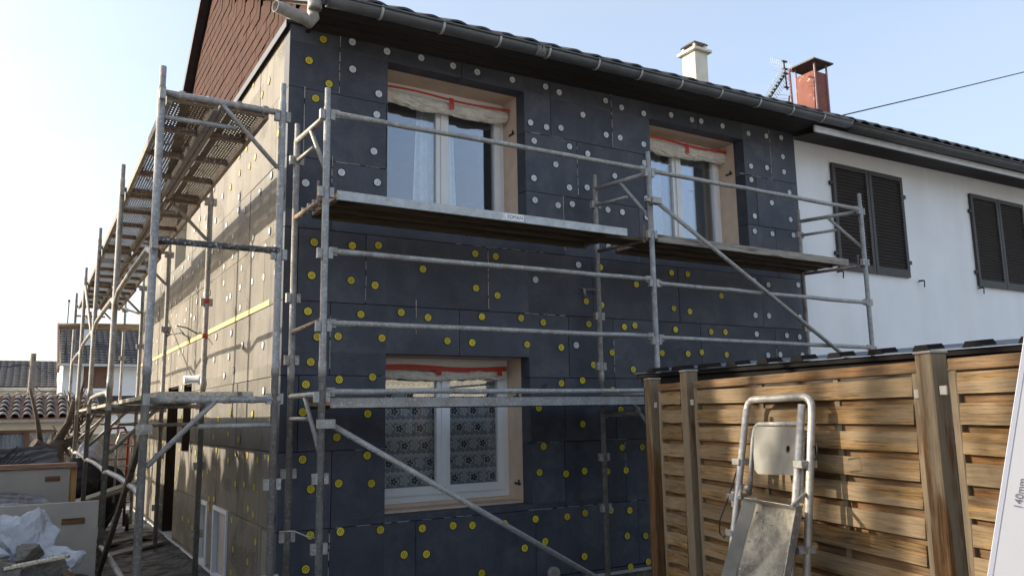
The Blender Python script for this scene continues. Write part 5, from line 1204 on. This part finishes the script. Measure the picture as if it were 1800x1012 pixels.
for k in range(26):
    p = Vector((rb.uniform(-1.15, -.75), rb.uniform(8.3, 9.2), rb.uniform(.9, 1.5))); q = p + Vector((rb.uniform(-.3, .3), rb.uniform(-.2, .2), rb.uniform(.15, .6))); m.path([p, (p + q) / 2 + Vector((rb.uniform(-.05, .05), 0, 0)), q], [.018, .014, .008], 5)
tag(m.build('brushwood', M['bark']), 'heap of cut brushwood sticks behind the scaffold on the left', 'brushwood')
# houses beyond
def far_house(x0, x1, y, ez_, rz_, depth, wall, label, left_verge=True):
    t = thing('far_house', label, 'house', ((x0 + x1) / 2, y + depth / 2, 0))
    return t
fh = far_house(-.45, 8, 33, 4.0, 5.7, 8, 'grey_white_wall', 'pale house with dark tiled roof and brown shutter seen between the scaffold tubes')
m = cells(MB(), 'x', -.42, 8, 0, 3.98, [(.36, 1.26, 2.92, 3.88)], 33.0, 33.3); m.bb((-.42, 33.31, 0), (8, 41, 3.95)); m.each('wall', M['grey_white_wall'], fh)
m = MB(); m.add([(-.42, 33, 3.97), (-.42, 41, 3.97), (-.42, 37, 6.0)], [(0, 2, 1)]); m.build('gable_wall', M['cream_wall'], fh)
m = MB(); m.bb((.36, 33.08, 2.92), (.805, 33.12, 3.88)); m.bb((.815, 33.08, 2.92), (1.26, 33.12, 3.88)); m.each('shutter', M['brown_wood'], fh)
m = MB(); m.bb((.30, 32.94, 2.82), (1.32, 33.06, 2.90)); m.build('sill', M['white_render'], fh)
def tiled_roof(parent, x0, x1, y0, z0, y1, z1, nx, ny, name='roof'):
    m = MB(); m.add([(x0, y0, z0), (x1, y0, z0), (x1, y1, z1), (x0, y1, z1), (x0, y0, z0 - .15), (x1, y0, z0 - .15), (x1, y1, z1 - .15), (x0, y1, z1 - .15)], [(0, 1, 2, 3), (4, 7, 6, 5), (0, 4, 5, 1), (2, 6, 7, 3), (1, 5, 6, 2), (0, 3, 7, 4)])
    ro = m.build(name, M['tile'], parent); w_ = (x1 - x0) / nx; l_ = math.hypot(y1 - y0, z1 - z0) / ny; s = (z1 - z0) / (y1 - y0)
    m = MB()
    for i in range(nx):
        for j in range(ny):
            xa = x0 + i * w_; ya = y0 + (y1 - y0) * j / ny; za = z0 + (z1 - z0) * j / ny; yb = y0 + (y1 - y0) * (j + 1) / ny; zb = z0 + (z1 - z0) * (j + 1) / ny; h = .05 + random.uniform(-.008, .008)
            vs = []
            for (yy, zz, hh) in ((ya, za, h), (yb, zb, .012)):
                for u, k in ((0.02, .0), (.25, .7), (.5, 1), (.75, .7), (.98, 0)): vs.append((xa + u * w_, yy, zz + hh * (.35 + .65 * k)))
            m.add(vs, [(0, 1, 6, 5), (1, 2, 7, 6), (2, 3, 8, 7), (3, 4, 9, 8), (4, 3, 2, 1, 0)])
    m.build('roof_tile', M['tile'], ro, kind='stuff'); return ro
r_ = tiled_roof(fh, -.55, 8, 32.6, 3.98, 37, 6.05, 34, 15)
m = MB(); m.bb((-.62, 32.5, 3.84), (8, 32.62, 3.96)); m.build('gutter', M['bracket'], fh)
m = MB(); m.add([(-.66, 32.5, 3.80), (-.66, 37, 6.12), (-.66, 37, 5.85), (-.66, 32.5, 3.55), (-.56, 32.5, 3.80), (-.56, 37, 6.12), (-.56, 37, 5.85), (-.56, 32.5, 3.55)], [(0, 1, 2, 3), (4, 7, 6, 5), (0, 4, 5, 1), (3, 2, 6, 7), (0, 3, 7, 4), (1, 5, 6, 2)]); m.build('verge_board', M['coping'], fh)
m = MB(); m.bb((.30, 34.5, 4.6), (.72, 35.0, 6.1)); c_ = m.build('chimney', M['grey_white_wall'], fh); m = MB(); m.path([(.51, 34.75, 6.10), (.51, 34.75, 6.45)], [.14, .11], 10); m.build('chimney_pot', M['red_paint'], c_)
fh2 = thing('far_house', 'distant house with long dark tiled roof and cream wall at the left edge', 'house', (-6, 44, 0))
m = MB(); m.bb((-14, 40.3, 0), (-.30, 46, 3.3)); m.build('wall', M['cream_wall'], fh2)
tiled_roof(fh2, -14, -.25, 39.9, 3.25, 44.5, 4.80, 46, 13)
m = MB(); m.bb((-14, 39.82, 3.05), (-.25, 39.9, 3.20)); m.build('gutter', M['bracket'], fh2)
fl_ = thing('flat_shed', 'low dark flat-roofed shed in front of the pale house', 'shed', (1.0, 24, 0))
m = MB(); m.bb((-.2, 24, 0), (5, 26, 1.9)); m.build('wall', M['grey_white_wall'], fl_); m = MB(); m.bb((-.1, 23.8, 1.905), (5.2, 26.1, 2.35)); m.build('roof', M['asphalt_felt'], fl_)
m = MB(); m.bb((-.95, 11.2, 0), (.6, 11.5, 1.28)); tag(m.build('block_wall', M['stone']), 'low grey block wall behind the bags at the end of the side wall', 'wall')
pole = thing('utility_pole', 'wooden utility pole with wires above the far left roof', 'utility pole', (-1.55, 30, 0))
m = MB(); m.path([(-1.55, 30, 0), (-1.55, 30, 4.15)], [.16, .10], 10); m.build('pole', M['timber_z'], pole)
m = MB()
for (a, b) in (((-1.55, 30, 3.75), (-12, 34, 3.75)), ((-1.55, 30, 3.82), (-.6, 33.2, 3.7)), ((-1.55, 30, 3.0), (-.6, 33.2, 2.95)), ((-1.55, 30, 2.75), (-.6, 33.2, 2.6)), ((-1.55, 30, 3.7), (-14, 30, 3.3))):
    A_, B_ = Vector(a), Vector(b); m.path([A_.lerp(B_, i / 8) - Vector((0, 0, .25 * (1 - (i / 4 - 1) ** 2))) for i in range(9)], .014, 5)
m.each('wire', M['wire'], pole)
m = MB(); m.path([(-.38, 33.4, 4.0), (-.36, 33.4, 6.75)], .025, 6); m.box((-.36, 33.4, 6.72), (.09, .09, .09)); tag(m.build('thin_mast', M['iron']), 'thin dark mast rising at the gable of the pale house', 'mast')

# ================================================================== OUT OF FRAME: what shades the fence foot and what the lower window mirrors
def conifer(x, y, h, r, seed, label):
    t = thing('conifer', label, 'tree', (x, y, 0), 'conifers of the left hedge'); rs_ = random.Random(seed)
    m = MB(); m.path([(x, y, 0), (x, y, h * .8)], [.10, .03], 8); m.build('trunk', M['bark'], t)
    m = MB()
    for k in range(2600):
        u = rs_.random() ** .75; z = .15 + u * (h - .15); rr = r * (1 - u ** 3.5) * math.sqrt(rs_.uniform(.15, 1)) + .02; a = rs_.uniform(0, 6.283)
        c = Vector((x + rr * math.cos(a), y + rr * math.sin(a), z)); d = Vector((math.cos(a) * .5, math.sin(a) * .5, 1)).normalized(); s = rs_.uniform(.14, .26)
        e_ = d.cross(Vector((rs_.gauss(0, 1), rs_.gauss(0, 1), rs_.gauss(0, 1)))).normalized()
        m.add([c - e_ * s * .4, c + d * s * .2 + e_ * s * .4 * .2, c + e_ * s * .4, c + d * s * 1.3], [(0, 1, 2, 3)])
    m.build('crown', M['leaf'], t)
for k, (x, y, h, r) in enumerate([(-5.0, -1.4, 3.2, .55), (-5.0, -.7, 3.3, .55), (-5.0, .0, 3.45, .55), (-5.0, .7, 3.6, .55), (-5.1, 1.4, 3.95, .6), (-5.0, 2.1, 4.6, .6), (-5.0, 2.8, 5.3, .7), (-5.1, 3.4, 3.7, .6), (-5.0, 4.0, 3.3, .6), (-5.0, 4.6, 3.2, .55), (-5.1, 5.2, 3.35, .55), (-5.0, 5.8, 3.2, .55), (-5.1, 6.4, 3.15, .55), (-5.1, 7.1, 3.05, .55), (-5.1, 7.8, 3.1, .55), (-5.1, 8.6, 2.9, .6)]):
    conifer(x, y, h, r, 100 + k, 'dark green conifer of the hedge to the left of the site, out of the picture')
bt = thing('shadow_tree', 'unseen tall bare tree added beyond the left hedge to cast soft bands on the fence', 'tree', (-7.6, 2.3, 0))  # added tree, trunks placed and thickened for soft shadow bands on the fence
for (y, r) in ((2.70, .11), (2.25, .13), (1.90, .08), (1.45, .10), (3.3, .09)):
    m = MB(); m.path([(-7.6, 2.3 + (y - 2.3) * .2, 0), (-7.65, y - .05, 2.2), (-7.6, y + .03, 4.2), (-7.6, y - .06, 7.2)], [r * 1.8, r * 1.2, r, r * .4], 8); m.build('trunk', M['bark'], bt)
m = MB(); rb = random.Random(9)
for k in range(90):
    p = Vector((-7.6, rb.uniform(1.0, 3.3), rb.uniform(3.2, 6.2))); q = p + Vector((rb.uniform(-.8, .8), rb.uniform(-.9, .9), rb.uniform(.3, 1.3))); m.path([p, (p + q) / 2 + Vector((0, 0, .1)), q], [.020, .013, .006], 5)
m.build('branches', M['bark'], bt, kind='stuff')
bh = thing('opposite_house', 'cream house across the garden behind the viewer', 'house', (9, -20, 0))
m = MB(); m.bb((2, -26, 0), (18, -19, 4.6)); m.build('wall', M['cream_wall'], bh)
m = MB(); m.add([(1.5, -18.5, 4.5), (18.5, -18.5, 4.5), (18.5, -22.5, 6.6), (1.5, -22.5, 6.6), (18.5, -26.5, 4.5), (1.5, -26.5, 4.5)], [(0, 3, 2, 1), (3, 5, 4, 2)]); m.build('roof', M['tile'], bh)
m = MB(); m.bb((1, -13.2, 0), (18, -13, 1.9)); tag(m.build('garden_wall', M['panel']), 'tall garden wall behind the viewer', 'wall')
